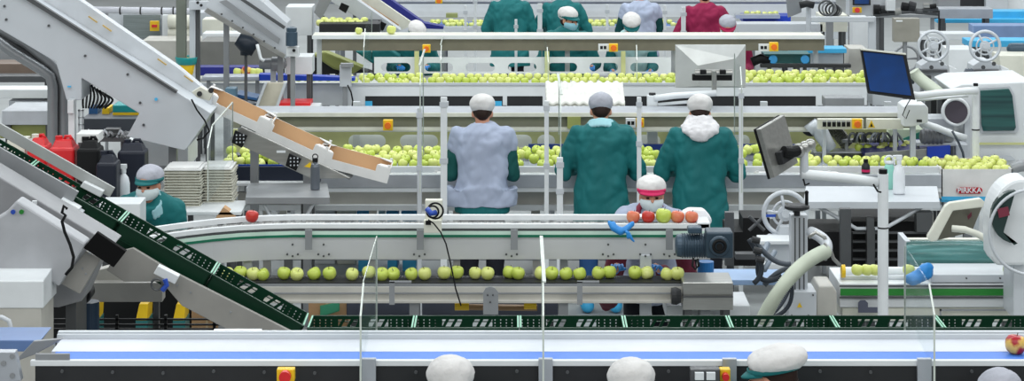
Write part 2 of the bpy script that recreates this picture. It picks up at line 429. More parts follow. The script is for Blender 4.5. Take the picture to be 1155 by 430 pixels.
    co = g.build('cap', cap, par, orig=O); soft(co, .010, 2, .012, _cc)
    if brim is not None:
        g = G(); vs = []; n = 17
        for k in range(n):
            a = math.pi*(k/(n-1)); rr = 1.0
            for (e, z) in ((1.0, .168), (1.0, .184), (1.0, .176)): pass
            i1 = Vector((math.cos(a)*.088, .01+math.sin(a)*.098, .185)); i2 = Vector((math.cos(a)*.092, .012+math.sin(a)*.126, .170-.004*math.sin(a)))
            vs += [Hd(i1), Hd(i2), Hd(i2-Vector((0, 0, .006))), Hd(i1-Vector((0, 0, .006)))]
        fs = [(k*4+j, k*4+(j+1) % 4, (k+1)*4+(j+1) % 4, (k+1)*4+j) for k in range(n-1) for j in range(4)]+[(0, 1, 2, 3), ((n-1)*4, (n-1)*4+3, (n-1)*4+2, (n-1)*4+1)]
        g.poly(vs, fs); g.build('brim', brim, co, smooth=True)
        g = G(); pr = [Vector((math.cos(a)*.097, -.008+math.sin(a)*.110, 0)) for a in [2*math.pi*i/28 for i in range(28)]]
        vs = []
        for p in pr:
            for (k, z) in ((1, .172), (1.03, .172), (1.03, .196), (1, .196)): vs.append(Hd((p.x*k, p.y*k, z)))
        g.poly(vs, [(i*4+j, i*4+(j+1) % 4, ((i+1) % 28)*4+(j+1) % 4, ((i+1) % 28)*4+j) for i in range(28) for j in range(4)])
        g.build('cap_band', brim, co, smooth=True)
    if face != 'away' or mask is not None:
        for sd in (-1, 1):
            g = G(); g.ball(Hd((sd*.031, .092, .140)), .013, .008, .007, n=8, M=Rh); g.build('eye', hair, par, orig=O, smooth=True)
            g = G(); caps(g, Hd((sd*.016, .100, .158)), Hd((sd*.046, .090, .160)), .0045, .003, 6); g.build('eyebrow', hairm, par, orig=O)
    if mask is not None:
        g = G(); n = 13; vs = []
        rows = [(.128, .062, .045), (.110, .070, .056), (.088, .068, .052), (.064, .056, .038), (.048, .040, .022)]
        for (z, rx, dy) in rows:
            for k in range(n):
                a = math.pi*k/(n-1); x_ = math.cos(a)*(rx+.012); y_ = .020+math.sin(a)**.8*(.072+dy*.5)
                vs.append(Hd((x_, y_, z)))
        m_ = len(vs)
        vs += [v-(Rh @ Vector((0, .006, 0))) for v in vs]
        fs = [(r*n+k, r*n+k+1, (r+1)*n+k+1, (r+1)*n+k) for r in range(len(rows)-1) for k in range(n-1)]
        fs += [tuple(i+m_ for i in f[::-1]) for f in fs]
        g.poly(vs, fs); g.build('face_mask', mask, par, smooth=True)
    t.rotation_euler = (0, 0, rz); t.scale = (sc, sc, sc)
    return t
def bxt(name, x0, y0, x1, y1, s, d, m, label, cat, tofloor=True, group=None, bevel=.004, parts=()):
    "box-like unit: body with a darker plinth down to the floor"
    t = thing(name, label, cat, Pz((x0+x1)/2, 0, s), group)
    g = G().pb(x0, y0, x1, y1, s, d); g.build('body', m, t, bevel=bevel)
    if tofloor:
        a = P(x0, y1, s); b = P(x1, y1, s); i = (b.x-a.x)*.06
        for X in (a.x+i, b.x-i-.04):
            for Y in (a.y+.02, a.y+max(.02, d-.07)):
                if Y > a.y+.02 or d > .1: G().box((X, Y, 0), (X+.04, Y+.04, a.z)).build('leg', dgrey, t)
    return t
def sweep(g, path, z0, z1, d):
    "upright band that follows a plan path; d metres thick away from the camera"
    n = len(path); vs = []
    for x, y in path: vs += [(x, y, z0), (x, y+d, z0), (x, y+d, z1), (x, y, z1)]
    fs = [(i*4+j, i*4+(j+1) % 4, (i+1)*4+(j+1) % 4, (i+1)*4+j) for i in range(n-1) for j in range(4)]+[(3, 2, 1, 0), tuple((n-1)*4+j for j in range(4))]
    return g.poly(vs, fs)

# ================================================================ ROW A: the white and blue belt in front
sA, zA = 258.0, 1.612
t = thing('belt_conveyor', 'long foreground conveyor with a white belt beside a blue belt', 'conveyor', (0, 10.3, 0))
XL, XR = -2.05, 2.45
DN = F/258.0; DM = F/253.4; DF = F/248.0
G().box((XL, DM, zA-.03), (XR, DF, zA)).build('white_belt', beltw, t)
G().box((XL+.02, DN, zA-.03), (XR, DM, zA-.002)).build('blue_belt', beltb, t)
g = G(); g.box((XL-.05, DN-.03, zA-.012), (XR, DN, zA+.012)); g.build('front_lip', white, t, bevel=.002)
g = G(); g.box((XL-.02, DF, zA-.05), (XR, DF+.02, zA+.022)); g.box((XL-.02, DF+.02, zA+.0), (XR, DF+.05, zA+.030)); g.build('back_rail', lgrey, t, bevel=.002)
g = G(); g.box((XL-.03, DN-.022, zA-.22), (XR, DN+.005, zA-.012)); g.box((XL-.03, DF, zA-.22), (XR, DF+.02, zA-.05))
g.build('side_frame', charcoal, t)
g = G(); bolts(g, [(70+k*57, 419+(k % 3)) for k in range(19)], 259.2, .007); g.build('bolt_row', dgrey, t)
g = G(); g.box((XL-.03, DN-.02, zA-.012), (XL+.12, DN-.008, zA+.04)); g.pr([(15, 409), (38, 385), (72, 382), (40, 400)], 256, .02); g.build('end_guard', grey, t, bevel=.003)
g = G(); g.box((XL, DN, zA-.20), (XR, DF, zA-.17)); g.build('drip_tray', charcoal, t)
for k in range(4):
    for yy in (DN+.02, DF-.04):
        X = (-1.9, -.7, .5, 1.75)[k]; G().box((X, yy, 0), (X+.07, yy+.06, zA-.2)).build('leg', dgrey, t)
estop(t, 322, 424, 262, 20, 14)
g = G().pb(779, 417, 812, 440, 263, .06); b = g.build('control_box', dgrey, t, bevel=.004)
g = G(); [g.pb(784+i*13, 421, 794+i*13, 429, 263.6, .02) for i in range(2)]; g.build('switch', white, b)
estop(t, 818, 424, 262, 12, 14)
for x in (416, 615.5, 823, 1043):
    g = G().pb(x-8, 405, x+8, 445, 259.4, .025); g.build('screen_bracket', alu, t, bevel=.002)
# panel and frame at the left end
t = thing('frame_end_panel', 'pale blue-grey machine end panel left of the belt', 'machine panel', Pz(10, 400, 262))
g = G().pr([(-25, 397), (17, 397), (24, 430), (-25, 432)], 262, .05); g.build('panel', alu, t, bevel=.004)
g = G(); bolts(g, [(4, 410), (14, 424), (14, 402)], 262, .012); g.build('bolt_row', grey, t)
leg(t, 6, 430, 262, 26, grey)
tag(G().pr([(-25, 384), (46, 384), (36, 397), (-25, 397)], 252, .25).build('blue_cover', mat('blue_grey_cover', (96, 124, 172), .4), bevel=.004), 'blue-grey cover box behind the left end panel', 'machine cover')
bpy.data.objects['blue_cover'].location.z += 0
# loose apple on the belt
apple('m', (P(1144.5, 398, 254.5).x, F/254.3, zA-.004), 'red and yellow apple alone on the white and blue belt', None, 1.22)

# clear screens of the foreground conveyor
def screen(xn, xf, sn, sf, zt, zb, label, chamf=0.12, group=None, m=None):
    t = thing('acrylic_screen', label, 'screen', ((xn-CX)/sn, F/sn, zb), group)
    X0, Y0, X1, Y1 = (xn-CX)/sn, F/sn, (xf-CX)/sf, F/sf
    th = .006
    g = G()
    prof = [(0, zb), (1, zb), (1, zt), (.16 if chamf else 0, zt), (0, zt-chamf)]
    vs = [(X0+(X1-X0)*u+dx, Y0+(Y1-Y0)*u, z) for dx in (0, th) for u, z in prof]; n = len(prof)
    g.poly(vs, [tuple(range(n)), tuple(range(2*n-1, n-1, -1))]+[(i, i+n, (i+1) % n+n, (i+1) % n) for i in range(n)])
    g.build('pane', clear, t)
    g = G(); a = Vector((X0, Y0-.002, zb)); e = .006
    g.box((X0-.001, Y0-.005, zb), (X0+th+.001, Y0, zt-chamf)); 
    q = [(X0+dx, Y0-.005, zt-chamf) for dx in (-.001, th+.001)]+[(X0+(X1-X0)*.16+dx, Y0+(Y1-Y0)*.16, zt) for dx in (th+.001, -.001)]
    g.poly(q+[(v[0], v[1]+.001, v[2]-e) for v in q], [(0, 1, 2, 3), (7, 6, 5, 4), (0, 4, 5, 1), (1, 5, 6, 2), (2, 6, 7, 3), (3, 7, 4, 0)])
    g.build('near_edge', edge, t); g = G(); g.box((X1-.001, Y1, zb), (X1+th+.001, Y1+.003, zt)); g.box((X0+(X1-X0)*.16, Y0+(Y1-Y0)*.16, zt-.001), (X1+th, Y1, zt+.006)) if abs(X1-X0) < .03 else None
    g.build('far_edge', edge, t)
    return t
screen(406, 424, 261.5, 233, 1.945, zA-.2, 'clear screen standing across the front belt above the left-hand bracket', .10)
screen(612, 611, 261.5, 233, 1.945, zA-.2, 'clear screen seen edge-on, across the front belt at its middle', .10)
screen(1053, 1020, 261.5, 238, 1.95, zA-.2, 'clear screen across the front belt nearest the red and yellow apple', .10)

# foreground workers
HB = ((.2, .2, .95), (.2, .2, .95))
person(508, 267, 'person in white cap seen from behind, leftmost of those along the bottom', 1.705, hands=HB, pitch=.35, cap=capw, coat=teal)
person(712, 267, 'person in pale grey cap with dark hair along the bottom, middle one from behind', 1.695, hands=HB, pitch=.35, cap=capw, coat=vest)
person(884, 269, 'person in white puffy cap with pale blue collar, head turned and bent', 1.775, hands=HB, pitch=.2, floppy=True, cap=capw, coat=teal, collar=lblue, turn=.9, lean=.15, brim=teal, mask=maskm, yaw=.2)
person(1128, 267, 'person in grey hair net at the bottom right corner', 1.655, hands=HB, pitch=.35, cap=capg, coat=teal)

# ================================================================ ROW B: dark green crates
def make_crate():
    L, W, Hh, th = .582, .30, .12, .012
    t = thing('plastic_crate', 'x', 'crate', (0, 0, 0))
    for sd, nm in ((-1, 'near_wall'), (1, 'far_wall')):
        y0 = sd*W/2-(th if sd > 0 else 0); y1 = y0+th
        g = G()
        if sd < 0:
            g.box((-L/2, y0, 0), (L/2, y1, Hh)); g.box((-L/2, y0-.008, Hh-.008), (L/2, y0, Hh)); g.box((-L/2, y0-.006, .03), (L/2, y0, .036))
        else:
            g.box((-L/2, y0, Hh-.020), (L/2, y1, Hh)); g.box((-L/2, y0, 0), (L/2, y1, .058)); g.box((-L/2, y0, .084), (L/2, y1, .088))
            for x0 in (-L/2, L/2-.15):
                g.box((x0, y0, .05), (x0+.012, y1, Hh)); g.box((x0+.138, y0, .05), (x0+.15, y1, Hh))
                for i in range(4):
                    for z0 in (.056, .074, .092): g.box((x0+.012+i*.032, y0, z0+.009), (x0+.044+i*.032, y1, z0+.018)); g.box((x0+.018+i*.032, y0, z0-.001), (x0+.044+i*.032, y1, z0+.010))
            for k in range(6): x = -.12+k*.048; g.box((x-.008, y0, .052), (x+.008, y1, Hh-.010), rot=(0, .5, 0))
            g.box((-.03, y0, .05), (.03, y1, Hh-.01))
        g.build(nm, dgreen, t)
    G().box((-L/2, -W/2, 0), (L/2, W/2, .008)).build('bottom', dgreen, t)
    for sd in (-1, 1):
        x0 = sd*(L/2)-(th if sd > 0 else 0)
        g = G().box((x0, -W/2, 0), (x0+th, W/2, Hh-.004)); e = g.build('end_wall', dgreen, t)
        G().box((x0+.002, -W/2+.01, Hh-.004), (x0+th-.002, W/2-.01, Hh+.002)).build('rim_highlight', pgreen, e, label='pale green painted highlight on the rim')  # pale highlight of the end walls, put into a thin strip's colour
    return t
crate0 = make_crate(); used = [False]
def crate(loc, ang, label, group):
    o = crate0 if not used[0] else dup(crate0)
    used[0] = True; o.location = loc; o.rotation_euler = (0, ang, 0); tag(o, label, 'crate', group); return o
Lc = .585; X0 = (346-CX)/205; Dc = F/205+.15; zr = Z(370, 205)
for k in range(7):
    crate((X0+Lc*(k+.5), Dc, zr-.12), 0, 'dark green crate, %s from the left in the level row behind the white belt' % ORD[k], 'level row of dark green crates')
TH = math.atan(.565); ct, st = math.cos(TH), math.sin(TH)
for k in range(4):
    a = Lc*(k+.5); bx = X0-a*ct-.12*st-.012; bz = zr+a*st-.12*ct+.01
    crate((bx, Dc, bz), TH, ('dark green crate at the foot of the slope' if k == 0 else 'dark green crate halfway up the slope, second from the foot' if k == 1 else 'dark green crate on the slope beside the small white sensor housing' if k == 2 else 'dark green crate at the top of the slope, under the grey guards'), 'dark green crates on the slope')
t = thing('crate_conveyor', 'grey conveyor frame that carries the dark green crates up the slope', 'conveyor', ((600-CX)/205, Dc, 0))
zc = zr-.12
G().box((X0-.05, Dc-.16, zc-.10), (X0+Lc*7+.1, Dc+.16, zc-.004)).build('level_frame', dgrey, t)
g = G()
def slopebox(g, a0, a1, n0, n1, y0, y1):         # box laid along the slope: a = distance up the slope from the foot, n = height normal to it
    vs = []
    for a in (a0, a1):
        for n in (n0, n1):
            for y in (y0, y1): vs.append((X0-a*ct+n*st-.015, y, zr+a*st+n*ct+.01))
    g.poly(vs, [(0, 1, 3, 2), (4, 6, 7, 5), (0, 4, 5, 1), (2, 3, 7, 6), (0, 2, 6, 4), (1, 5, 7, 3)])
slopebox(g, -.02, 2.5, -.185, -.124, Dc-.17, Dc+.17); g.build('slope_rail', dgreen, t)
g = G(); g.pr([(134, 284), (120, 305), (140, 318), (182, 318), (205, 345), (268, 378), (336, 378), (190, 304), (150, 280)], 206.5, .03); g.build('slope_side_plate', mat('slope_grey', (150, 148, 143), .45), t, bevel=.003)
g = G(); bolts(g, [(196, 312), (200, 322), (215, 330), (260, 352)], 206.5); g.build('bolt_row', grey, t)
for x, yy in ((215, 345), (300, 378), (500, 385), (760, 385), (1000, 385), (1130, 385)):
    for d in (-.12, .09): a = Pz(x, yy, 205); G().box((a.x-.03, Dc+d, 0), (a.x+.03, Dc+d+.05, min(zc-.05, Z(yy, 205)-.05))).build('leg', dgrey, t)
# guards over the top of the slope
g = G(); slopebox(g, 1.30, 2.9, .015, .075, Dc+.16, Dc+.18); gb = tag(g.build('guard_plate', mat('guard_grey', (172, 175, 174), .45), bevel=.002), 'grey guard strip behind the crates at the top of the slope', 'guard')
g = G(); slopebox(g, 1.44, 2.9, -.10, .045, Dc-.20, Dc-.18); tag(g.build('guard_plate', grey, bevel=.002), 'wide grey guard plate in front of the crates at the top of the slope', 'guard')
g = G(); slopebox(g, 1.13, 3.0, -.165, -.135, Dc-.26, Dc-.19); tag(g.build('guide_rail', white, bevel=.003), 'white sloping rail under the wide grey guard plate', 'rail')
# sensor housings
cc_ = t
g = G(); slopebox(g, 1.385, 1.50, -.105, -.02, Dc-.25, Dc-.17); t = g.build('sensor_housing', white, cc_, bevel=.005, label='white sensor housing with a looped cable')
g = G(); slopebox(g, 1.36, 1.40, -.10, -.03, Dc-.255, Dc-.18); g.build('cover', lgrey, t, bevel=.003)
g = G(); g.tube([P(x, y, 221) for x, y in ((76, 236), (72, 232), (70, 240), (74, 243), (70, 250), (73, 262), (79, 276), (83, 290), (81, 302), (74, 310))], .008, 8); g.build('cable', black, t, smooth=True)
g = G(); g.pr([(178, 300), (202, 312), (197, 321), (173, 309)], 209, .06); t = g.build('sensor_housing', white, cc_, bevel=.004, label='white sensor housing with a blue connector')
g = G(); g.tube([P(186, 315, 210), P(188, 322, 210), P(183, 328, 210)], .014, 8); g.build('connector', blue, t)
g = G(); g.torus(P(177, 321, 209.5), .03, .006); g.build('cable_loop', dgrey, t)
t9 = tag(G().pr([(94, 205), (117, 216), (113, 223), (90, 211)], 201, .05).build('end_cap', white, bevel=.004), 'small pale sloping bar above the crates by the white cans', 'guard')
G().pb(240, 374.5, 294, 383, 245.2, .06).build('white_edge_sheet', white, bpy.data.objects['belt_conveyor'])
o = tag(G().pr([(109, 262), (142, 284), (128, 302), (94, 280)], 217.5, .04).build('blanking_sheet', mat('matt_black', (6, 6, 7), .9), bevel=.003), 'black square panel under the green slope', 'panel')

# ---- grey housing at lower left
t = thing('machine_housing', 'large grey sheet-steel housing at far left under the slope', 'machine', Pz(30, 345, 212))
g = G(); g.pr([(-30, 182), (128, 277), (113, 292), (92, 340), (66, 347), (-30, 347)], 212, .27); g.build('body', mat('grey_sheet', (146, 147, 150), .45, .1), t, bevel=.006)
g = G(); g.pr([(19, 226), (97, 275), (66, 324), (55, 316), (-30, 316), (-30, 262), (6, 240)], 218, .14); d = g.build('door', mat('door_grey', (176, 178, 182), .45), t, bevel=.012)
g = G(); p = P(15, 239, 218.2); g.cyl(p+Vector((0, -.01, 0)), p, .012, n=16); g.build('round_mark', blue, d, label='small round blue mark')
g = G(); p = P(24.5, 239, 218.2); g.cyl(p+Vector((0, -.01, 0)), p, .012, n=16); g.build('round_mark', gstripe, d, label='small round green mark')
g = G(); g.pb(36, 227, 41, 231, 213, .02); g.build('latch', white, t)
g = G(); g.pr([(97, 283), (114, 292), (90, 332), (68, 320)], 216, .06); g.build('chute', mat('slope_grey', (150, 148, 143), .45), t, bevel=.004)
g = G(); bolts(g, [(93, 303), (97, 309), (101, 286)], 216); g.build('bolt_row', grey, t)
for x in (0, 80): leg(t, x, 340, 211, 12, dgrey, .3)
t = thing('control_cabinet', 'white slope-topped box at far left below the grey housing', 'cabinet', Pz(20, 370, 222))
g = G(); a = P(-30, 348, 222); b = P(49, 317, 222)
vs = [(a.x, a.y, a.z), (b.x, a.y, a.z), (b.x, a.y, b.z), (a.x, a.y, b.z)]; vs += [(v[0], v[1]+.34, v[2]+(.03 if i > 1 else 0)) for i, v in enumerate(vs)]
g.poly(vs, [(0, 1, 2, 3), (7, 6, 5, 4), (0, 4, 5, 1), (1, 5, 6, 2), (2, 6, 7, 3), (3, 7, 4, 0)]); g.build('lid', white, t, bevel=.006)
g = G(); a = P(-30, 369, 222); b = P(46, 348, 222); g.box((a.x, a.y+.01, 0), (b.x, a.y+.33, b.z)); g.build('base', warm, t, bevel=.004)
g = G(); g.tube([P(x, y, 228) for x, y in ((-8, 358), (2, 358), (10, 362), (13, 372), (11, 384))], .012, 8); g.build('cable', lgrey, t, smooth=True)
# channel beam and odd things in the dark under the slope
t = thing('support_beam', 'grey channel beam running under the slope behind the black panel', 'beam', Pz(140, 342, 196))
g = G(); g.pr([(97, 319), (183, 319), (183, 341), (88, 341)], 196, .12); g.build('channel', mat('slope_grey', (150, 148, 143), .45), t, bevel=.004)
g = G(); g.pr([(100, 308), (130, 300), (143, 307), (140, 319), (100, 319)], 195, .1); g.build('wedge', warm, t)
for x in (100, 176): leg(t, x, 341, 195.5, 6, dgrey)
t = thing('pump_motor', 'round black motor on a dark blue drum under the slope', 'motor', Pz(96, 370, 205))
p = P(93, 333, 205); g = G(); g.cyl(p, p+Vector((0, .12, 0)), .048, n=24); g.cyl(p+Vector((0, -.02, 0)), p, .026, n=20); g.torus(p, .042, .008); g.build('motor', charcoal, t)
g = G(); a = Pz(98, 0, 204); g.cyl((a.x, a.y+.06, 0), (a.x, a.y+.06, Z(343, 204)), .058, n=24); g.build('drum', mat('dark_blue_paint', (24, 50, 74), .4), t)
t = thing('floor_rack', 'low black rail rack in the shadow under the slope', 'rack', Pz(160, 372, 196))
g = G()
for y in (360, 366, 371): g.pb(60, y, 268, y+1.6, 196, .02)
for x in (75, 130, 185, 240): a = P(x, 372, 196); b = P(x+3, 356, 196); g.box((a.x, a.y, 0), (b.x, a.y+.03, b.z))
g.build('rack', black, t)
cr = []
for i, (x, lab) in enumerate(((105, 'yellow bin on the floor left of the dark trousers'), (161, 'yellow bin on the floor between the dark trouser legs'), (203, 'yellow bin on the floor beside the brown carton'))):
    s_ = 182; g = G(); g.pr([(x-8, 362), (x-4, 343), (x+6, 343), (x+5, 362)], s_, .2); o = tag(g.build('yellow_bin', yellow, bevel=.004), lab, 'bin', 'yellow bins under the slope'); 
    for c in (0,): 
        q = G(); a = P(x-8, 362, s_); q.box((a.x, a.y, 0), (a.x+.075, a.y+.2, a.z)); q.build('bin_foot', tealm, o)
def carton_stack(x0, y0, x1, y1, s, label, d=.35):
    t = thing('cardboard_carton', label, 'box', Pz((x0+x1)/2, 0, s))
    a = P(x0, y1, s); b = P(x1, y0, s)
    g = G(); g.box((a.x, a.y, 0), (b.x, a.y+d, b.z)); g.build('carton', card, t, bevel=.003)
    g = G(); g.box((a.x+(b.x-a.x)*.45, a.y-.002, 0), (a.x+(b.x-a.x)*.52, a.y, b.z)); g.build('tape', mat('packing_tape', (214, 190, 150), .3), t)
    return t
bxt('shade_block', 52, 322, 214, 384, 175, .15, black, 'black block added as shade behind the yellow bins', 'cabinet')  # added black block, stands in for the dark shade under the slope
carton_stack(216, 346, 252, 392, 176, 'plain brown cardboard carton on the floor under the slope')
# ================================================================ ROW C: apple conveyor with the upper return deck
sC = 178.0; zD = Z(257, 178)
DC = F/sC
def cpath(off=0.0):
    pts = []
    for x, s_ in ((150, 184.0), (180, 182.4), (210, 180.9), (240, 179.7), (270, 178.8), (300, 178.3), (330, 178.0), (560, 178.0), (801, 178.0)):
        pts.append(((x-CX)/s_, F/s_+off))
    return pts
t = thing('upper_conveyor', 'long pale conveyor deck carrying the lone red apple, curving at its left end', 'conveyor', (0, DC, 0))
g = G(); sweep(g, cpath(), zD-.006, zD+.024, .03); g.build('near_rail', white, t, bevel=.003)
g = G(); sweep(g, cpath(.27), zD-.006, zD+.030, .035); g.build('far_rail', white, t, bevel=.003)
g = G(); sweep(g, cpath(.03), zD-.03, zD-.010, .24); g.build('slat_belt', mat('pale_slat_belt', (176, 176, 172), .4, rgb2=(96, 96, 98), vs=30, stretch=(3, .2, 1)), t)
g = G(); sweep(g, cpath(.004), zD-.022, zD-.006, .02); g.build('dark_groove', dgrey, t)
g = G(); sweep(g, cpath(-.004), zD-.044, zD-.022, .02); g.build('pale_strip', mat('pale_green_strip', (196, 222, 208), .4), t)
g = G(); sweep(g, cpath(-.006), zD-.060, zD-.044, .02); g.build('green_strip', mat('green_guide_strip', (12, 108, 80), .4), t)
g = G(); sweep(g, cpath(.0), zD-.20, zD-.060, .02); sweep(g, cpath(.26), zD-.20, zD-.04, .02); g.build('side_plate', mat('light_sheet_steel', (196, 198, 200), .38, .2, vs=2), t)
g = G(); bolts(g, [(x+dx, y) for x in (240, 282, 330, 365, 473, 577, 686, 728, 755) for dx, y in ((-6, 287), (0, 289), (6, 287), (0, 276))], 178.3, .007); g.build('bolt_row', dgrey, t)
for x in (246, 348, 474, 580, 755): G().pb(x-4, 259, x+4, 282, 179, .01).build('bracket', grey, t, bevel=.002)
for x, wd in ((279, 10), (728.5, 13)): leg(t, x, 288, 178.2, wd, lgrey, .06)
for x in (248, 636): leg(t, x, 288, 174.8, 9, lgrey, .05)
g = G(); g.pb(786, 251, 801, 262, 178, .3); g.build('end_housing', white, t, bevel=.006)

lab = 'red apple alone on the pale deck, at its curved left end'
apple('r', ((283-CX)/177.0, F/177.0, zD+.018), lab, None, 1.08)
for x, k, lb, sc in ((713, 'k', 'red apple beside the blue glove on the pale deck', 1), (730, 'r', 'darkest red apple between two others left of the green one on the deck', 1.0), (747, 'g', 'single green apple among the red apples on the deck', 1.2), (763, 'k', 'red apple just right of the single green apple on the deck', 1.02), (779, 'k', 'rightmost red apple on the deck, before the white foam tray', .98)):
    apple(k, ((x-CX)/177.2, F/177.2, zD+.016), lb, None, sc*1.1)
g = G(); g.pr([(771, 257), (769, 241), (777, 236.5), (794, 237), (798, 241), (803, 247), (803, 252), (797, 257)], 175.6, .10)
tag(g.build('foam_tray', mat('white_foam', (240, 241, 244), .7), bevel=.02), 'white foam tray standing at the right end of the deck', 'tray')
g = G(); g.lathe([(.02, 0), (.10, 0), (.105, .014), (.02, .014)], (( 726-CX)/175.4, F/175.4, zD+.024), n=24, sx=1, sy=.5); tag(g.build('foam_plate', mat('white_foam', (240, 241, 244), .7)), 'shallow white plate on the far rail in front of the person in pink-banded cap', 'plate')
g = G(); random.seed(3)
for k in range(7):
    a = P(692+k*2.6, 262-abs(k-3)*1.5, 180); caps(g, a, a+Vector((random.uniform(-.05, .05), .02, random.uniform(.0, .06))), .022, .014, 8)
for k in range(4): a = P(706+k, 262, 180.5); caps(g, a, a+Vector((random.uniform(0, .04), .0, -.03-.01*k)), .010, .008, 6)
o = tag(g.build('rubber_glove', glove), 'crumpled blue rubber glove hanging over the rail of the deck', 'glove'); soft(o, .008, 2)
# geared motor
t = thing('gear_motor', 'blue-grey geared motor bolted to the right end of the deck', 'motor', P(797, 293, 184))
a = P(768, 277, 183); b = P(797, 277, 183)
prof = []
for i in range(22):
    h = i/21*(b.x-a.x); prof += [(.078 if i % 2 else .070, h), (.078 if i % 2 else .070, h+.004)]
g = G(); g.lathe([(.045, -.035), (.068, -.025), (.072, 0)]+prof+[(.05, b.x-a.x+.01)], a, 'X', 24); g.build('motor_body', gearb, t)
g = G(); c = P(811, 277, 185.5); g.pb(797, 262, 827, 292, 185.5, .16); g.cyl(c+Vector((0, -.03, 0)), c, .062, n=24); g.build('gearbox', mat('blue_grey_gearbox', (52, 70, 84), .4, .2), t, bevel=.012)
g = G(); g.torus(c+Vector((0, -.03, 0)), .035, .010); g.cyl(c+Vector((0, -.045, 0)), c, .020, n=16); g.build('output_shaft', black, t)
g = G(); g.pb(776, 257, 792, 264, 184, .09); g.build('terminal_box', gearb, t, bevel=.008)
g = G(); g.tube([P(x, y, 185) for x, y in ((782, 291), (781, 300), (784, 304), (788, 300), (787, 292))], .007, 8); g.build('cable', black, t, smooth=True)
# junction box with cables
t = thing('junction_box', 'small cream junction box with blue connector and coiled cable on the deck rail', 'electrical box', P(488, 275, 181))
g = G(); g.pb(479.5, 226, 499, 249, 181, .06); g.build('box', cream, t, bevel=.004)
g = G(); g.tube([P(482, 236, 183), P(486, 241, 183.4), P(491, 240, 183)], .018, 8); g.build('connector', blue, t, smooth=True)
g = G(); g.torus(P(491, 238, 182.6), .048, .006); g.torus(P(488, 239, 182.8), .036, .006); g.tube([P(x, y, 182.6) for x, y in ((483, 248), (489, 252), (497, 262), (503, 275), (508, 296), (514, 326), (520, 345))], .005, 6); g.build('cable_coil', black, t, smooth=True)
g = G(); g.pb(478, 249, 498, 263, 181.5, .05); g.build('bracket', cream, t, bevel=.003)
g = G(); g.pb(480, 249.5, 486, 254, 182, .02); g.build('plug', black, t)

# lower lane that carries pairs of apples
zL = Z(314.5, 179.5)
t = thing('apple_conveyor', 'long conveyor with a narrow dark belt carrying pairs of green apples', 'conveyor', ((500-CX)/176, F/176, 0))
xa, xb = (248-CX)/176, (800-CX)/176; D0 = F/180.6
G().box((xa, D0, zL-.03), (xb, D0+.20, zL-.004)).build('belt', charcoal, t)
g = G(); g.box((xa, D0-.012, zL-.030), (xb, D0, zL-.012)); g.build('belt_edge', grey, t)
g = G(); g.box((xa, D0-.02, Z(337.5, 180)), (xb, D0, Z(321, 180))); g.box((xa, D0-.05, Z(337.5, 180)-.005), (xb, D0, Z(337.5, 180)+.012)); g.box((xa, D0+.2, Z(337.5, 180)), (xb, D0+.22, Z(321, 180))); g.build('frame', warm, t, bevel=.003)
g = G(); g.box((xa, D0-.03, Z(328, 180)-.004), (xb, D0-.02, Z(328, 180)+.004)); g.build('seam', grey, t)
for x in (442, 654): 
    g = G(); g.pb(x-3, 318, x+3, 344, 183, .02); g.pb(x-3, 317.5, x+22, 319.5, 183, .02); g.build('guide_bracket', grey, t)
g = G(); g.pr([(545, 355), (545, 330), (548, 325), (553, 323.5), (558, 325), (562, 330), (562, 355)], 183.5, .015); hb = g.build('pivot_plate', grey, t)
g = G(); bolts(g, [(550, 333), (556, 333), (553, 341)], 183.7); g.build('bolt_row', dgrey, hb)
for x in (260, 470, 634, 790):
    for d in (.0, .17): a = Pz(x, 340, 176); G().box((a.x-.03, D0+d, 0), (a.x+.03, D0+d+.04, Z(337.5, 180))).build('leg', grey, t)
grp = 'green apples in pairs on the dark belt'
for ii, xx in enumerate( (257, 270, 287, 300, 319, 333, 358, 373, 396, 416, 431, 444, 466, 480, 501, 515, 535, 549, 572, 583, 607, 621, 641, 656, 672, 688, 716, 732, 749, 763)):
    s_ = 179.4+random.uniform(-.3, .3)
    apple('g' if random.random() < .35 else 'p', ((xx-CX)/s_, F/s_, zL-.004), 'green apple, %s one of the %s pair from the left on the narrow dark belt' % (('left', 'right')[ii % 2], ORD[ii//2]), grp, random.uniform(1.04, 1.12))
# things under the lane
bluegr = mat('slate_blue_plastic', (78, 82, 98), .5)
bxt('equipment_bin', 391, 340, 470, 356, 172, .3, bluegr, 'slate grey bin under the apple belt right of the green-printed carton', 'bin')
bxt('equipment_bin', 476, 340, 634, 356, 172, .3, bluegr, 'long slate grey bin behind the yellow-ended roller', 'bin')
t = thing('roller_bar', 'brown bar with a yellow cuff under the apple belt, left of the middle plate', 'roller', P(540, 350, 174))
g = G(); g.cyl(P(528, 346.5, 174), P(606, 347.5, 174), .020, n=14); g.build('bar', mat('brown_bar', (150, 118, 80), .5), t)
g = G(); g.cyl(P(513, 345, 174), P(529, 345, 174), .030, n=18); g.build('cuff', yellow, t)
t = thing('roller_bar', 'brown bar with a yellow cuff under the apple belt, right of the middle plate', 'roller', P(590, 350, 174.5))
g = G(); g.cyl(P(563, 347.5, 175.5), P(592, 347.5, 175.5), .016, n=14); g.build('bar', mat('brown_bar', (150, 118, 80), .5), t)
g = G(); g.cyl(P(591, 343.5, 175.5), P(605, 343.5, 175.5), .032, n=18); g.build('cuff', yellow, t)
t = carton_stack(348, 341, 391, 400, 171, 'brown carton with green print under the apple belt')
g = G(); g.pr([(362, 346), (382, 341.5), (382, 350), (375, 352.5), (362, 357)], 171.4, .003); g.pr([(361, 345), (383, 340.6), (383, 351), (375.5, 353.5), (361, 358)], 171.2, .001); g.build('print', mat('green_print', (70, 170, 130), .6), t)

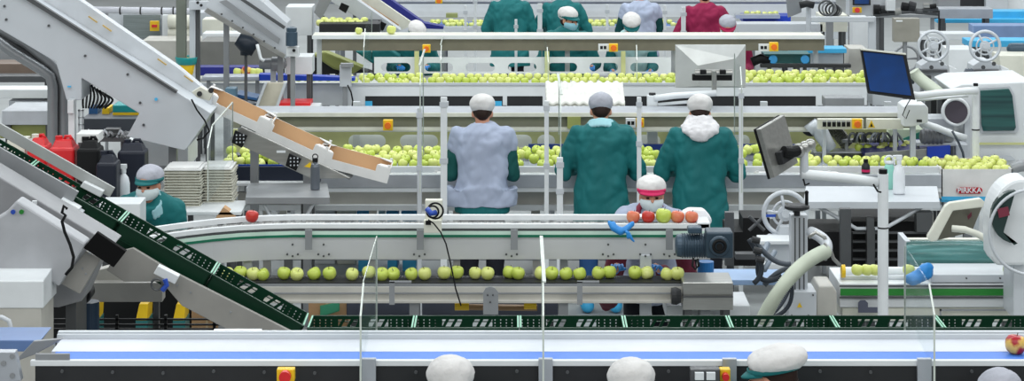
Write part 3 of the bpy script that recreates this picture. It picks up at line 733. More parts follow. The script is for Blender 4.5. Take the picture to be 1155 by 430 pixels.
# woman behind the lane, pink band
person(736, 164.5, 'person in pink-banded hair net and mask bent over the deck, blue gloves below it', 1.47, face='cam', lean=.42, pitch=-.02, coat=vest, collar=mat('crimson_collar', (130, 20, 50), .8), cap=capw, brim=pink, mask=maskm, hands=((.03, .82, 1.0), (.27, .82, 1.0)), elz=.98, elbow=.30, ely=.40, sleeve=mat('dark_crimson_sleeve', (96, 22, 44), .8))
# woman at left with teal band
person(166, 160, 'person in teal coat and teal-banded cap with mask, left behind the curved deck', 1.47, face='cam', lean=.45, pitch=.05, coat=teal, collar=lblue, cap=capg, brim=teal, mask=maskm, hands=((.22, .70, .85), (.22, .66, .85)), elz=.98, ely=.36, turn=-.25)

# ---- right-hand side of row C
t = bxt('motor_cover', 770, 319, 827, 350, 182, .3, stain, 'stainless motor cover box standing right of the paired apples', 'machine cover')
G().pb(770, 334, 827, 336, 182.3, .01).build('seam', dgrey, t)
g = G(); g.lathe([(.02, -.06), (.05, -.06), (.055, -.03), (.04, 0), (.02, 0)], P(768, 334, 182), 'X'); g.build('coupling', charcoal, t)
bxt('base_cabinet', 752, 345, 846, 362, 178, .4, white, 'low white base under the stainless motor cover', 'cabinet')
t = bxt('belt_table', 800, 316, 905, 322, 171.5, .35, mat('pale_blue_belt', (150, 178, 214), .45), 'thin pale blue belt table behind the stainless cover', 'conveyor')
g = G(); p = P(796, 323, 175); g.cyl(p, p+Vector((0, 0, .16)), .052, n=20); o = g.build('blue_pail', mat('blue_pail_plastic', (30, 112, 180), .4)); tag(o, 'small blue pail under the geared motor', 'pail'); 
g = G(); p = P(777, 322, 176); g.lathe([(.02, 0), (.028, .002), (.034, .05), (.030, .05), (.024, .006)], p); tag(g.build('cup', redl), 'small dark red cup beside the last pair of apples', 'cup')

def handwheel(t, x, y, s, R, m, spokes=5):
    c = P(x, y, s); g = G(); g.torus(c, R*.9, R*.10, n=48, flat=1.2); g.torus(c, R*.52, R*.05, n=36)
    for k in range(spokes):
        a = 2*math.pi*k/spokes+.5; e = c+Vector((math.cos(a)*R*.88, 0, math.sin(a)*R*.88)); g.cyl(c, e, R*.07, n=8)
    o = g.build('handwheel', m, t, smooth=True)
    g = G(); g.cyl(c+Vector((0, -.03, 0)), c+Vector((0, .05, 0)), R*.17, n=20); g.cyl(c+Vector((0, -.01, 0)), c+Vector((0, .01, 0)), R*.32, n=28); g.build('hub', lgrey, o)
    return o
t = thing('grading_head', 'grey machine head with a large spoked handwheel and upright aluminium column', 'machine', Pz(895, 355, 176))
o = handwheel(t, 885.5, 241, 172, .155, lgrey)
g = G(); p = P(868, 243, 173); g.pb(864, 242, 875, 245, 173, .004); g.build('blue_mark', blue, o)
g = G(); g.pr([(863, 300), (863, 277), (872, 272), (893, 272), (898, 300)], 175, .25); g.pr([(876, 274), (880, 255), (891, 255), (894, 274)], 173, .05); g.build('head_body', lgrey, t, bevel=.006)
g = G(); g.pb(857, 272, 896, 276, 176, .2); g.pb(860, 298, 892, 304, 176, .3); g.build('head_plate', white, t, bevel=.003)
g = G(); a = P(892, 358, 180); b = P(911, 243, 180); g.box((a.x, a.y, a.z), (b.x, a.y+.10, b.z)); cl = g.build('column', lgrey, t, bevel=.004)
g = G(); [g.pb(x, 246, x+1.6, 356, 180.3, .004) for x in (896, 901, 906)]; g.build('groove', dgrey, cl)
g = G(); p = P(900, 236, 181); g.lathe([(.01, -.01), (.06, -.012), (.078, -.004), (.078, .012), (.06, .02), (.01, .018)], p+Vector((0, .05, 0)), 'Z', 28); g.cyl(p+Vector((0, .05, -.05)), p+Vector((0, .05, 0)), .02); kn = g.build('crank_disc', charcoal, t)
g = G(); p = P(911, 233, 181)+Vector((0, .05, 0)); g.cyl(p, p+Vector((0, 0, .075)), .011, n=12); g.ball(p+Vector((0, 0, .078)), .013, n=8); g.build('crank_grip', black, kn)
g = G(); g.pb(889, 329, 921, 362, 181, .25); cb = g.build('motor_box', lgrey, t, bevel=.006)
g = G(); g.pr([(899, 347), (905, 347), (902, 341.5)], 181.3, .003); g.build('warning_sign', yellow, cb)
g = G(); bolts(g, [(893, 333), (917, 333), (912, 356), (893, 356)], 181.2); g.build('bolt_row', dgrey, cb)
for x in (893, 917): leg(t, x, 360, 180, 7, dgrey)
t = thing('dust_cover', 'pale grey round-edged cover right of the motor box with warning triangle', 'machine cover', Pz(932, 355, 178))
g = G(); g.pr([(921, 357), (921, 330), (924, 323), (940, 323), (944, 330), (944, 357)], 178, .3); g.build('cover', warm, t, bevel=.01)
for x in (925, 940): leg(t, x, 357, 177.5, 4, dgrey)
# corrugated hose
def bez(p0, p1, p2, p3, n): return [p0*(1-u)**3+3*p1*u*(1-u)**2+3*p2*u*u*(1-u)+p3*u**3 for u in [i/(n-1) for i in range(n)]]
t = thing('corrugated_hose', 'thick pale corrugated hose curving down from a clamp ring', 'hose', Pz(860, 355, 190))
pts = bez(P(931, 284, 188), P(908, 292, 192), P(880, 318, 194), P(860, 362, 192), 110)
g = G(); g.tube(pts, .04, 16, [.044 if i % 2 else .037 for i in range(110)]); g.build('hose', hosem, t, smooth=True)
g = G(); M_ = P(931, 284, 188); g.torus(M_+Vector((0, 0, 0)), .046, .009, 'X'); g.build('clamp_ring', stain, t)
g = G(); g.tube(bez(P(931, 284, 188), P(936, 276, 186), P(930, 268, 184), P(915, 262, 182), 12), .035, 14); g.build('elbow', lgrey, t, smooth=True)
t = thing('hose_bracket', 'bent steel arm looping above the corrugated hose', 'bracket', P(930, 300, 186))
g = G(); g.tube([P(x, y, 186) for x, y in ((912, 268), (920, 262), (930, 268), (936, 280), (940, 292), (948, 300))], .012, 8); g.build('arm', stain, t, smooth=True)
# grey cables left of the column
t = thing('cable_bundle', 'bundle of thick grey cables looping left of the aluminium column', 'cable', Pz(870, 330, 186))
paths = [((845, 270), (858, 290), (866, 308), (850, 320)), ((850, 272), (862, 284), (872, 300), (892, 298)), ((858, 290), (850, 312), (858, 324), (882, 312)), ((862, 322), (880, 300), (896, 300), (905, 304)), ((872, 358), (896, 350), (896, 330), (890, 306)), ((866, 358), (886, 344), (888, 330), (896, 310))]
for i, pp in enumerate(paths):
    g = G(); g.tube(bez(*[P(x, y, 186-i*.4) for x, y in pp], 14), .016 if i < 4 else .013, 8); g.build('cable', cable if i % 2 else mat('dark_grey_cable', (48, 54, 62), .5), t, smooth=True)
g = G(); 
for x, y in ((852, 270), (854, 282), (857, 292)): g.cyl(P(x-4, y, 187), P(x+5, y+2, 187), .02, n=10)
g.build('connector_block', charcoal, t)
t = thing('coolant_pipes', 'pale blue-grey pipes crossing left of the spoked handwheel machine', 'pipe', P(862, 292, 180))
g = G(); g.cyl(P(866, 275, 182), P(856, 298, 184), .018); g.cyl(P(874, 284, 182), P(862, 305, 184), .016); g.build('pipe', mat('pipe_grey', (140, 152, 166), .4), t, smooth=True)

# dark cavity machine behind
t = thing('open_machine', 'dark open machine frame behind the spoked handwheel', 'machine', Pz(870, 300, 160))
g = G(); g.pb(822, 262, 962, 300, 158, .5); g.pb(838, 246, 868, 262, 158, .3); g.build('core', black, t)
g = G(); g.pb(818, 240, 828, 300, 160, .06); g.pb(948, 236, 960, 330, 160, .06); g.pb(830, 287, 870, 293, 162, .1); g.cyl(P(845, 244, 161), P(862, 260, 161), .012); g.cyl(P(862, 244, 161), P(845, 260, 161), .012); g.build('frame', dgrey, t)
for x in (824, 955): leg(t, x, 299, 159.5, 8, dgrey)
t = thing('open_machine', 'dark slatted machine base behind the round-headed post', 'machine', Pz(1020, 300, 158))
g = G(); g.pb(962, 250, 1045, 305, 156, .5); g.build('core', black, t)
g = G(); [g.pb(960, y, 1046, y+2, 157.5, .04) for y in (262, 272, 282, 292)]; g.pb(978, 246, 986, 305, 158, .05); g.pb(1034, 240, 1052, 262, 158, .1); g.build('slats', dgrey, t)
for x in (972, 1036): leg(t, x, 305, 156, 8, dgrey)

# ---- machine with the green stripe
t = thing('striped_machine', 'long white machine body with a dark green stripe', 'machine', Pz(1045, 355, 176))
g = G(); g.pb(947, 320, 1144, 347, 176, .5); g.build('body', white, t, bevel=.006)
g = G(); g.pb(948, 326, 1143, 333.5, 176.3, .01); g.build('stripe', gstripe, t)
g = G(); g.pb(947, 322, 1144, 324, 176.3, .01); g.pb(947, 335, 1144, 337, 176.3, .01); g.build('groove', dgrey, t)
g = G(); g.pb(950, 347, 1143, 362, 175.6, .4); pn = g.build('lower_panel', cream, t, bevel=.004)
g = G(); g.pr([(968, 347), (968, 342), (971, 339), (976, 339), (979, 342), (979, 347), (995, 347), (995, 353), (968, 353)], 176.8, .01); g.build('slot', bluegr, t)
g = G(); g.pb(1060, 349, 1141, 351, 176.2, .01); g.pb(1060, 349, 1062, 358, 176.2, .01); g.build('panel_seam', grey, pn)
g = G(); g.pb(1050, 310, 1144, 319, 176, .35); g.build('upper_rail', lgrey, t, bevel=.003)
g = G(); bolts(g, [(1090, 314), (1128, 314)], 176.2); g.build('bolt_row', dgrey, t)
for x in (955, 1000, 1140): leg(t, x, 358, 175.4, 7, dgrey)
t = thing('feed_roller', 'white roller tube with yellow ends above the striped machine', 'roller', P(985, 310, 174))
g = G(); g.cyl(P(948, 306, 173), P(1050, 306, 173), .028, n=18); g.build('tube', white, t)
g = G(); g.cyl(P(948, 314, 174.5), P(1050, 314, 174.5), .022, n=16); g.build('lower_tube', lgrey, t)
g = G(); g.cyl(P(949, 306, 175), P(953, 306, 175), .042, n=18); g.build('collar', yellow, t)
for x, lb in ((966, 'leftmost pale green apple on the white roller'), (977, 'second pale green apple from the left on the white roller'), (986, 'third pale green apple from the left on the white roller'), (1024, 'pale green apple at the right end of the white roller, behind the screen')):
    apple('p', ((x-CX)/175.5, F/175.5, Z(311, 175.5)), lb, None, 1.0)
apple('g', ((1136-CX)/175.5, F/175.5, Z(309.6, 175.5)), 'bright green apple at the right end under the glass drum', None, .85)
g = G(); p = P(1038, 318, 177); caps(g, p+Vector((-.05, 0, .02)), p+Vector((.05, .02, .05)), .04, .035); caps(g, p+Vector((0, 0, .05)), p+Vector((.05, .02, .09)), .035, .03)
o = tag(g.build('blue_bag', glove), 'crumpled blue plastic bag on the striped machine behind the clear screen', 'bag'); soft(o, .009, 1, .03, _cc)
# glass drum
t = thing('glass_drum', 'teal glass-covered drum above the striped machine', 'machine', P(1080, 310, 172))
a = P(1025, 292, 170); b = P(1140, 292, 170)
g = G(); g.cyl(a+Vector((0, .12, 0)), b+Vector((0, .12, 0)), .095, n=32); g.build('drum', mat('teal_drum', (20, 74, 72), .25, .2, rgb2=(110, 170, 170), vs=2.5, stretch=(.5, 1, 9)), t, smooth=True)
g = G()
pts = [(math.cos(i/12*math.pi)*.16, math.sin(i/12*math.pi)*.15) for i in range(13)]
vs = [(X, a.y+.12-py, a.z+pz-.05) for X in (a.x, b.x) for py, pz in pts]; n = 13
g.poly(vs, [(i, i+1, i+n+1, i+n) for i in range(n-1)]); o = g.build('glass_cover', tealglass, t, smooth=True)
g = G(); g.pb(1022, 270, 1144, 277, 166, .06); g.build('cream_rail', cream, t, bevel=.003)
for x in (1024, 1138): g = G(); g.pb(x-3, 272, x+3, 312, 169, .30); g.build('end_plate', lgrey, t, bevel=.003)
for x in (1030, 1134): leg(t, x, 312, 168, 6, dgrey)
# round-ended machine at right edge
t = thing('round_machine', 'white round-fronted machine cut off by the right edge', 'machine', Pz(1150, 355, 182))
pts = []
for i in range(13):
    a_ = math.pi*(.5+i/12*.52); pts.append((1153+36*math.cos(a_), 250-48*math.sin(a_)))
pts += [(1118, 290), (1124, 300), (1160, 300), (1160, 202)]
g = G(); g.pr(pts, 182, .25); g.build('casing', white, t, bevel=.02)
g = G(); q = [(1146+28*math.cos(math.pi*(.5+i/12)), 245-30*math.sin(math.pi*(.5+i/12))) for i in range(13)]; g.pr([(x if x < 1146 else 1146, y) for x, y in q][:13]+[(1144, 276), (1132, 262)], 183, .05)
wn = g.build('window', mat('dark_window', (44, 62, 60), .15), t, bevel=.004)
g = G(); g.pr([(1125, 236), (1137, 233), (1139, 243), (1127, 246)], 183.4, .004); g.build('red_label', mat('dark_red_label', (120, 40, 60), .4), wn)
g = G(); g.torus(P(1164, 262, 183), .262, .010, n=48); g.build('rim_ring', lgrey, t, smooth=True)
g = G(); g.pb(1143, 298, 1162, 360, 181, .3); g.build('pedestal', lgrey, t, bevel=.006)
leg(t, 1150, 359, 180.8, 10, grey)
# tilted guard hood
t = thing('tilting_hood', 'cream-rimmed hood tilted open on a bent arm before the round machine', 'machine hood', P(1080, 275, 174))
g = G(); g.pr([(1046, 268), (1066, 233), (1071, 229), (1106, 224), (1111, 228), (1109, 234), (1075, 238), (1057, 272), (1050, 273)], 175, .05); g.build('rim', cream, t, bevel=.006)
g = G(); g.pr([(1074, 237), (1108, 233), (1100, 252), (1096, 262), (1058, 271)], 174, .04); fc = g.build('inside_face', mat('bronze_grey', (112, 110, 98), .4, .3), t)
g = G(); g.pr([(1091, 244), (1096, 239), (1096, 244), (1092, 248)], 174.5, .005); g.build('mark', mat('maroon', (100, 30, 50), .5), fc)
g = G(); g.tube([P(x, y, 176) for x, y in ((1074, 258), (1088, 259), (1102, 264), (1116, 272), (1128, 278), (1143, 279))], .022, 12); g.build('arm', cream, t, smooth=True)
g = G(); g.pb(1125, 274, 1129, 281, 177.5, .02); g.build('joint', charcoal, t)
G().pb(1113, 241, 1125, 275, 172, .1).build('mount_box', cream, t, bevel=.006)

# ---- post with swivelling monitor
t = thing('monitor_stand', 'white round post with a long arm holding the steel-backed monitor', 'stand', Pz(996, 355, 184))
a = Pz(996, 0, 184); g = G(); g.cyl((a.x, a.y, 0), (a.x, a.y, Z(196, 184)), .033, n=24); po = g.build('post', white, t, smooth=False)
g = G(); g.cyl((a.x, a.y, Z(196, 184)), (a.x, a.y, Z(191, 184)), .026, n=20); g.cyl((a.x, a.y, Z(257.5, 184)), (a.x, a.y, Z(256, 184)), .0345, n=24); g.build('black_ring', black, po)
g = G(); g.tube([P(904, 197, 184), P(911, 197, 184), P(960, 201.5, 184), P(990, 206, 184)], .030, 16); ar = g.build('arm', white, t, smooth=True)
g = G(); g.cyl(P(907, 200, 184), P(907, 168, 184), .026, n=18); g.build('riser', lgrey, ar, smooth=False)
g = G(); g.tube([P(906, 202, 185), P(908, 209, 185), P(913, 207, 185)], .006, 6); g.tube([P(985, 208, 186), P(990, 216, 186), P(994, 217, 186)], .006, 6); g.build('cable', black, ar)
g = G(); g.ball(P(901, 170, 184), .045); g.ball(P(914, 163, 184), .035); g.ball(P(908, 166, 184), .038); g.build('ball_joint', stain, t, smooth=True)
t = thing('monitor', 'monitor seen from behind with a brushed steel back and dark mount', 'monitor', P(879, 199, 182))
c = P(877, 165, 184); R = (0, math.radians(-16), math.radians(58))
def rbox(g, c, lo, hi, yaw, roll):
    M = Matrix.Rotation(roll, 3, 'Y') @ Matrix.Rotation(yaw, 3, 'Z')
    vs = [M @ Vector((x, y, z))+c for x in (lo[0], hi[0]) for y in (lo[1], hi[1]) for z in (lo[2], hi[2])]
    return g.poly(vs, [(0, 1, 3, 2), (4, 6, 7, 5), (0, 4, 5, 1), (2, 3, 7, 6), (0, 2, 6, 4), (1, 5, 7, 3)])
yw, rl = math.radians(54), math.radians(-16)
g = G(); rbox(g, c, (-.155, -.015, -.155), (.155, .02, .155), yw, rl); mb = g.build('back_shell', stain, t, bevel=.004)
g = G(); rbox(g, c, (-.158, .02, -.158), (.158, .035, .158), yw, rl); g.build('bezel', black, mb, bevel=.002)
g = G(); rbox(g, c, (-.08, -.06, -.10), (.06, -.015, -.02), yw, rl); g.build('mount', charcoal, mb, bevel=.006)
g = G(); g.tube([P(884, 171, 185), P(892, 172, 184.6), P(900, 170, 184.2)], .035, 12); g.build('tilt_joint', black, mb)

# blue-screen monitor on its arm
t = thing('monitor', 'flat monitor with a blue screen hanging above the control strip', 'monitor', P(1000, 112, 139))
g = G(); g.pr([(970.5, 55), (1022, 60.5), (1032.5, 113), (979, 105.5)], 139, .045); fb = g.build('casing', charcoal, t, bevel=.004)
g = G(); g.pr([(973.5, 58.5), (1018.5, 63), (1028, 108), (981.5, 102.5)], 139.2, .006); g.build('screen', screenb, fb)
g = G(); g.pr([(970.5, 55), (1022, 60.5), (1022.2, 62), (970.8, 56.5)], 139.4, .03); g.build('top_edge', cream, fb)
t = thing('monitor_stand', 'white square-cornered arm and post right of the blue-screen monitor', 'stand', Pz(1100, 190, 137))
g = G(); g.tube([P(1012, 98, 138), P(1024, 106, 138), P(1036, 108, 138), P(1060, 105, 138), P(1092, 102.5, 138), P(1103, 102.5, 138)], .030, 14); g.tube([P(1034, 113, 137), P(1092, 108, 137)], .012, 10); g.build('arm', white, t, smooth=True)
a = Pz(1100.5, 0, 137); g = G(); g.cyl((a.x, a.y, 0), (a.x, a.y, Z(97, 137)), .030, n=20); po = g.build('post', white, t)
g = G(); g.cyl((a.x, a.y, Z(97, 137)), (a.x, a.y, Z(94, 137)), .02, n=16); g.cyl((a.x, a.y, Z(147, 137)), (a.x, a.y, Z(145.5, 137)), .032, n=20); g.build('black_ring', black, po)
g = G(); g.tube([P(x, y, 138) for x, y in ((1028, 110), (1022, 120), (1018, 130), (1022, 134), (1026, 124))], .004, 6); g.build('cable', black, t)
# ================================================================ ROW D: packing line with the three workers
sD = 141.0
t = thing('packing_line', 'long grey-railed packing table in front of the three standing workers', 'packing table', ((700-CX)/sD, F/sD, 0))
def span(x0, x1, s): return (x0-CX)/s, (x1-CX)/s
a, b = span(362, 1062, 141); D = F/141
G().box((a, D, Z(212, 141)), (b, D+.10, Z(197, 141))).build('front_rail', alu, t, bevel=.004)
G().box((a-.6, D+.01, Z(217, 141)), (b, D+.14, Z(212, 141)-.002)).build('lip', white, t, bevel=.002)
a, b = span(268, 1062, 139); D2 = F/139
g = G().box((a, D2, Z(231, 139)), (b, D2+.05, Z(217, 139))); g.build('recess_panel', warm, t)
g = G(); g.box((a, D2-.03, Z(237, 139)), (b, D2+.05, Z(230.5, 139))); g.build('lower_beam', white, t, bevel=.003)
zT = Z(188, 139)
a, b = span(255, 1062, 139)
g = G(); g.box((a, D2+.05, zT-.13), (b, D2+1.6, zT-.10)); g.build('trough_floor', mat('grey_trough', (150, 158, 164), .5), t)
g = G(); g.box((a+.9, D2, zT-.12), (b, D2+.03, zT)); g.build('trough_front', white, t, bevel=.003)
for x in (300, 420, 515, 605, 740, 880, 985, 1050):
    for d in (.05, 1.4):
        p = Pz(x, 237, 138.5); G().box((p.x-.03, p.y+d, 0), (p.x+.03, p.y+d+.06, Z(232, 138))).build('leg', warm, t)
g = G(); g.box((a, D2+.9, .30), (b, D2+.95, .36)); g.box((a, D2+.1, .25), (b, D2+.15, .30)); g.build('cross_bar', grey, t)
# under-table clutter: pale blue bins
grpb = 'light blue bins under the packing table'
for x0, x1, lb in ((404, 421, 'first'), (437, 448, 'second'), (454, 469, 'third')):
    t2 = thing('storage_bin', {'first': 'leftmost light blue bin seen under the packing table', 'second': 'narrow middle light blue bin seen under the packing table', 'third': 'light blue bin under the packing table nearest the junction box'}[lb], 'bin', Pz((x0+x1)/2, 0, 133), grpb)
    p, q = P(x0, 262, 133), P(x1, 234, 133)
    G().box((p.x, p.y, 0), (q.x, p.y+.4, q.z)).build('bin', sky, t2, bevel=.01)
    G().box((p.x-.01, p.y-.01, q.z-.06), (q.x+.01, p.y+.41, q.z-.035)).build('rim', mat('deep_sky', (40, 140, 196), .4), t2)
p, q = P(380, 262, 131), P(402, 232, 131)
tag(G().box((p.x, p.y, 0), (q.x, p.y+.4, q.z)).build('storage_bin', cream, bevel=.01), 'cream bin left of the light blue bins under the packing table', 'bin')
p, q = P(355, 262, 131), P(378, 232, 131)
tag(G().box((p.x, p.y, 0), (q.x, p.y+.4, q.z)).build('storage_bin', white, bevel=.01), 'white bin under the packing table behind the tray bracket', 'bin')

# back panel with rounded windows, light canopy
t = thing('line_canopy', 'long pale canopy and back panel over the packing trough', 'canopy', ((700-CX)/131, F/131, 0))
zb = H-(120+244)/130.1
a, b = span(262, 1032, 132); Df, Db = F/133, F/130.1
g = G().box((a, Df, Z(131, 133)), (b, Db, Z(128, 133)+.002)); g.build('canopy_top', alu, t, bevel=.002)
g = G().box((a, Df-.015, Z(131.5, 133)), (b, Df, Z(128, 133)+.006)); g.build('bright_edge', cream, t)
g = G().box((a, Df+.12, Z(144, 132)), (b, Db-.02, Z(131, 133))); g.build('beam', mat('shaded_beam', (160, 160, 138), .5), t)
g = G().cyl((a+.3, Df+.05, Z(144, 132)), (b-.8, Df+.05, Z(144, 132)), .022, n=12); g.build('tube', cream, t)
for x0, x1 in ((596, 770), (828, 905)): G().pb(x0, 163, x1, 172, 130.2, .04).build('blue_guard', blue, t)
sb = 129.0; Dk = F/sb
g = G()
wins = [(393, 435), (451, 494), (575, 600), (606, 626), (718, 745), (822, 846)]
xs = [262]+[v for w_ in wins for v in w_]+[1000]
for k in range(0, len(xs), 2):
    p, q = P(xs[k], 172, sb), P(xs[k+1], 146, sb); g.box((p.x, Dk, p.z), (q.x, Dk+.03, q.z))
for x0, x1 in wins:
    for y0, y1 in ((146, 152), (167, 172)): p, q = P(x0, y1, sb), P(x1, y0, sb); g.box((p.x, Dk, p.z), (q.x, Dk+.03, q.z))
    r = 7.5
    for cx, sg in ((x0, -1), (x1, 1)):   # rounded ends of each window
        for tb in (-1, 1):
            pts = [(cx, 159.5+tb*7.6)]+[(cx-sg*(r-r*math.sin(u*math.pi/12)), 159.5+tb*(r*math.cos(u*math.pi/12)-0)) for u in range(0, 7)][::-1]+[]
            pts = [(cx, 159.5+tb*7.6)]+[(cx-sg*r*(1-math.sin(math.pi/2*u/6)), 159.5+tb*r*math.cos(math.pi/2*(1-u/6))) for u in range(7)]
            pts = [(cx, 159.5+tb*7.6)]+[(cx-sg*r*(1-math.cos(math.pi/2*u/6)), 159.5+tb*r*math.sin(math.pi/2*u/6)) for u in range(7)]
            g.pr(pts, sb, .03)
g.build('back_panel', olive, t)
G().box((a, Dk+.25, Z(175, 127)), (b, Dk+.28, Z(146, 127))).build('rear_board', white, t)
p, q = P(393, 168, 126), P(416, 151, 126); G().box((p.x, p.y, p.z), (q.x, p.y+.02, q.z)).build('white_shutter', white, t)
for x in (262, 400, 500, 680, 860, 1000): 
    p = Pz(x+2, 0, 127.5); G().box((p.x-.03, p.y, 0), (p.x+.03, p.y+.06, Z(128, 133)-.02)).build('post', lgrey, t)
estop(t, 437.5, 141.5, 134, 11, 12); estop(t, 722, 139, 133.6, 9, 10)
g = G().pb(706, 134, 717, 144, 133.6, .05); pl = g.build('switch_box', white, t, label='white switch box')
g = G(); [g.pb(x, 137, x+3.5, 141, 134, .01) for x in (707.5, 712)]; g.build('switch', black, pl)
g = G().pb(640, 132, 655, 145, 133.2, .1); g.build('olive_cover', dolive, t)

# white posts and edge-on screens of row D
def post(x, y0, y1, s, w_, label, m=white, floor=True):
    t = thing('screen_post', label, 'post', Pz(x, 0, s))
    p = P(x, y1, s); z0 = 0 if floor else p.z
    g = G(); g.box((p.x-w_/2/s, p.y, z0), (p.x+w_/2/s, p.y+.035, Z(y0, s))); g.build('post', m, t, bevel=.004)
    for y in (y0+8, y0+(y1-y0)*.55): G().box((p.x-(w_/2+1)/s, p.y-.008, Z(y, s)-.02), (p.x+(w_/2+1)/s, p.y, Z(y, s)+.02)).build('clamp', lgrey, t)
    return t
post(473, 122, 245, 147, 5, 'thin grey upright left of the worker in the grey-blue vest', lgrey)
post(500.5, 110, 240, 147, 7.5, 'white upright post beside the worker in the grey-blue vest')
post(616.5, 114, 247, 147, 5, 'white post between the vest worker and the teal worker')
post(631.5, 178, 247, 150, 7, 'short white post at the left elbow of the grey-capped teal worker')
post(721, 110, 205, 147, 5, 'white post between the two workers in teal coats')
post(836, 100, 248, 147, 4.5, 'thin white post at the right elbow of the white-hooded worker')
screen(473.5, 477, 147, 137, 1.95, 1.0, 'edge-on clear screen on the thin upright left of the vest worker', .12)
screen(632, 630, 149, 137, 1.75, 1.25, 'edge-on clear screen at the left side of the grey-capped teal worker', .10)
screen(836, 828, 147, 139, 1.95, 1.0, 'narrow clear screen right of the white-hooded worker', .12)
screen(234, 262, 163, 150, 1.74, 1.25, 'clear screen beside the stack of pulp trays at left', .12)

# three workers
person(544, 144, 'person in long grey-blue sleeveless gown and white cap, back turned', 1.70, coat=vest, sleeve=mat('dark_teal_cloth', (2, 84, 80), .8), apron=teal, cap=capw, hem=.85, flare=.275, width=1.06, pitch=.4, lean=.1, elbow=.225)
person(678, 144, 'person in teal coat and grey cap, back turned', 1.72, coat=teal, collar=lblue, cap=capg, hem=.60, flare=.235, width=1.04, pitch=.5, lean=.12, elbow=.285, trous=trouserb)
person(789, 144, 'person in teal coat with white hood round the neck, back turned', 1.70, coat=teal, hood=wcloth, cap=capw, hem=.55, flare=.235, width=1.06, pitch=.45, lean=.1, elbow=.285, yaw=-.06)

# apples in the trough
grp = 'green apples heaped in the long packing trough'
lb = 'green apple heaped in the long packing trough'
bed(258, 352, 189, 137.5, 3, .033, 'in the dark bin under the slope', 'green apples in the dark bin', sc=1.12)
for x0, x1, w_ in ((384, 513, 'left of the vest worker'), (575, 636, 'between vest and grey-capped workers'), (706, 742, 'between the two teal coats'), (828, 862, 'right of the hooded worker'), (898, 916, 'by the steel ball joint')):
    bed(x0, x1, 190, 137.8, 4, .026, w_, grp, sc=1.04)

# cartons
def make_carton():
    L, W, Hh = .56, .36, .115
    t = thing('carton', 'x', 'box', (0, 0, 0))
    g = G(); g.box((-L/2, -W/2, 0), (L/2, W/2, .006)); g.box((-L/2, -W/2, 0), (L/2, -W/2+.006, Hh-.045)); g.box((-L/2, -W/2, Hh-.045), (-L/2+.11, -W/2+.006, Hh)); g.box((L/2-.11, -W/2, Hh-.045), (L/2, -W/2+.006, Hh)); g.box((-L/2, W/2-.006, 0), (L/2, W/2, Hh))
    g.box((-L/2, -W/2, 0), (-L/2+.006, W/2, Hh)); g.box((L/2-.006, -W/2, 0), (L/2, W/2, Hh)); g.build('outer_walls', cartonw, t)
    g = G(); g.box((-L/2+.006, W/2-.012, .006), (L/2-.006, W/2-.006, Hh)); g.box((-L/2+.006, -W/2+.006, .006), (L/2-.006, -W/2+.012, Hh-.05))
    g.box((-L/2+.006, -W/2+.006, .006), (-L/2+.012, W/2-.006, Hh)); g.box((L/2-.012, -W/2+.006, .006), (L/2-.006, W/2-.006, Hh)); g.build('brown_lining', card, t)
    for sx in (-1, 1):
        for sy in (-1, 1):
            g = G(); x0, y0 = sx*(L/2-.008), sy*(W/2-.008)
            q = [(x0, y0, Hh), (x0-sx*.10, y0, Hh), (x0-sx*.075, y0-sy*.055, Hh+.004), (x0, y0-sy*.085, Hh)]
            vs = q+[(a_, b_, c_+.006) for a_, b_, c_ in q]
            g.poly(vs, [(0, 1, 2, 3), (7, 6, 5, 4), (0, 4, 5, 1), (1, 5, 6, 2), (2, 6, 7, 3), (3, 7, 4, 0)])
            g.box((min(x0, x0-sx*.02), min(y0, y0-sy*.02), Hh), (max(x0, x0-sx*.02), max(y0, y0-sy*.02), Hh+.022)); g.build('corner_tab', cartonw, t)
    return t
carton0 = make_carton(); cu = [False]
def carton(loc, ang, label, group, sc=1.0, yaw=0):
    o = carton0 if not cu[0] else dup(carton0)
    cu[0] = True; o.location = loc; o.rotation_euler = (0, ang, yaw); o.scale = (sc, sc, sc); tag(o, label, 'box', group); return o
gr2 = 'white cartons on the packing table'
Yc = F/138.6+.20
for xx, lb2 in ((528, 'white brown-lined carton hidden partly by the vest worker'), (604, 'white brown-lined carton between the vest worker and the teal worker'), (735, 'white brown-lined carton between the two teal coats'), (888, 'white brown-lined carton behind the steel-backed monitor'), (968, 'white brown-lined carton behind the mint bottle')):
    carton(((xx-CX)/138.6, Yc-.18, zT-.155), 0, lb2, gr2, .98)
# sloping carton conveyor
t = thing('carton_conveyor', 'steel conveyor sloping down with white cartons onto the packing table', 'conveyor', Pz(350, 199, 149))
TH2 = math.radians(24.7)
g = G(); g.pr([(258, 158), (272, 143), (395, 201), (352, 202)], 150.5, .03); g.build('near_side_plate', stain, t, bevel=.003)
g = G(); g.pr([(268, 146), (272, 141), (398, 199), (394, 203)], 148, .40); g.build('bed', grey, t)
g = G()
for x, y in ((273, 158), (334, 184)): g = G(); g.pr([(x-8, y-11), (x+6, y-5), (x, y+9), (x-12, y+3)], 151.2, .02); cp = g.build('joint_plate', black, t, bevel=.003)
g = G(); [g.pb(x+dx, y+dy, x+dx+1.4, y+dy+1.4, 151.6, .01) for x, y in ((273, 158), (334, 184)) for dx in (-7, -3, 1) for dy in (-6, -2, 2)]; g.build('bolt_row', lgrey, cp)
g = G(); g.pr([(343, 188), (350, 183), (352, 190)], 151.2, .003); g.build('warning_sign', yellow, t)
g = G(); g.pb(312, 170, 322, 172.5, 151, .004); g.build('oval_slot', white, t)
for x, y in ((285, 165), (345, 198)):
    p = Pz(x, 0, 149); G().box((p.x-.03, p.y+.1, 0), (p.x+.03, p.y+.16, Z(y, 149))).build('leg', grey, t)
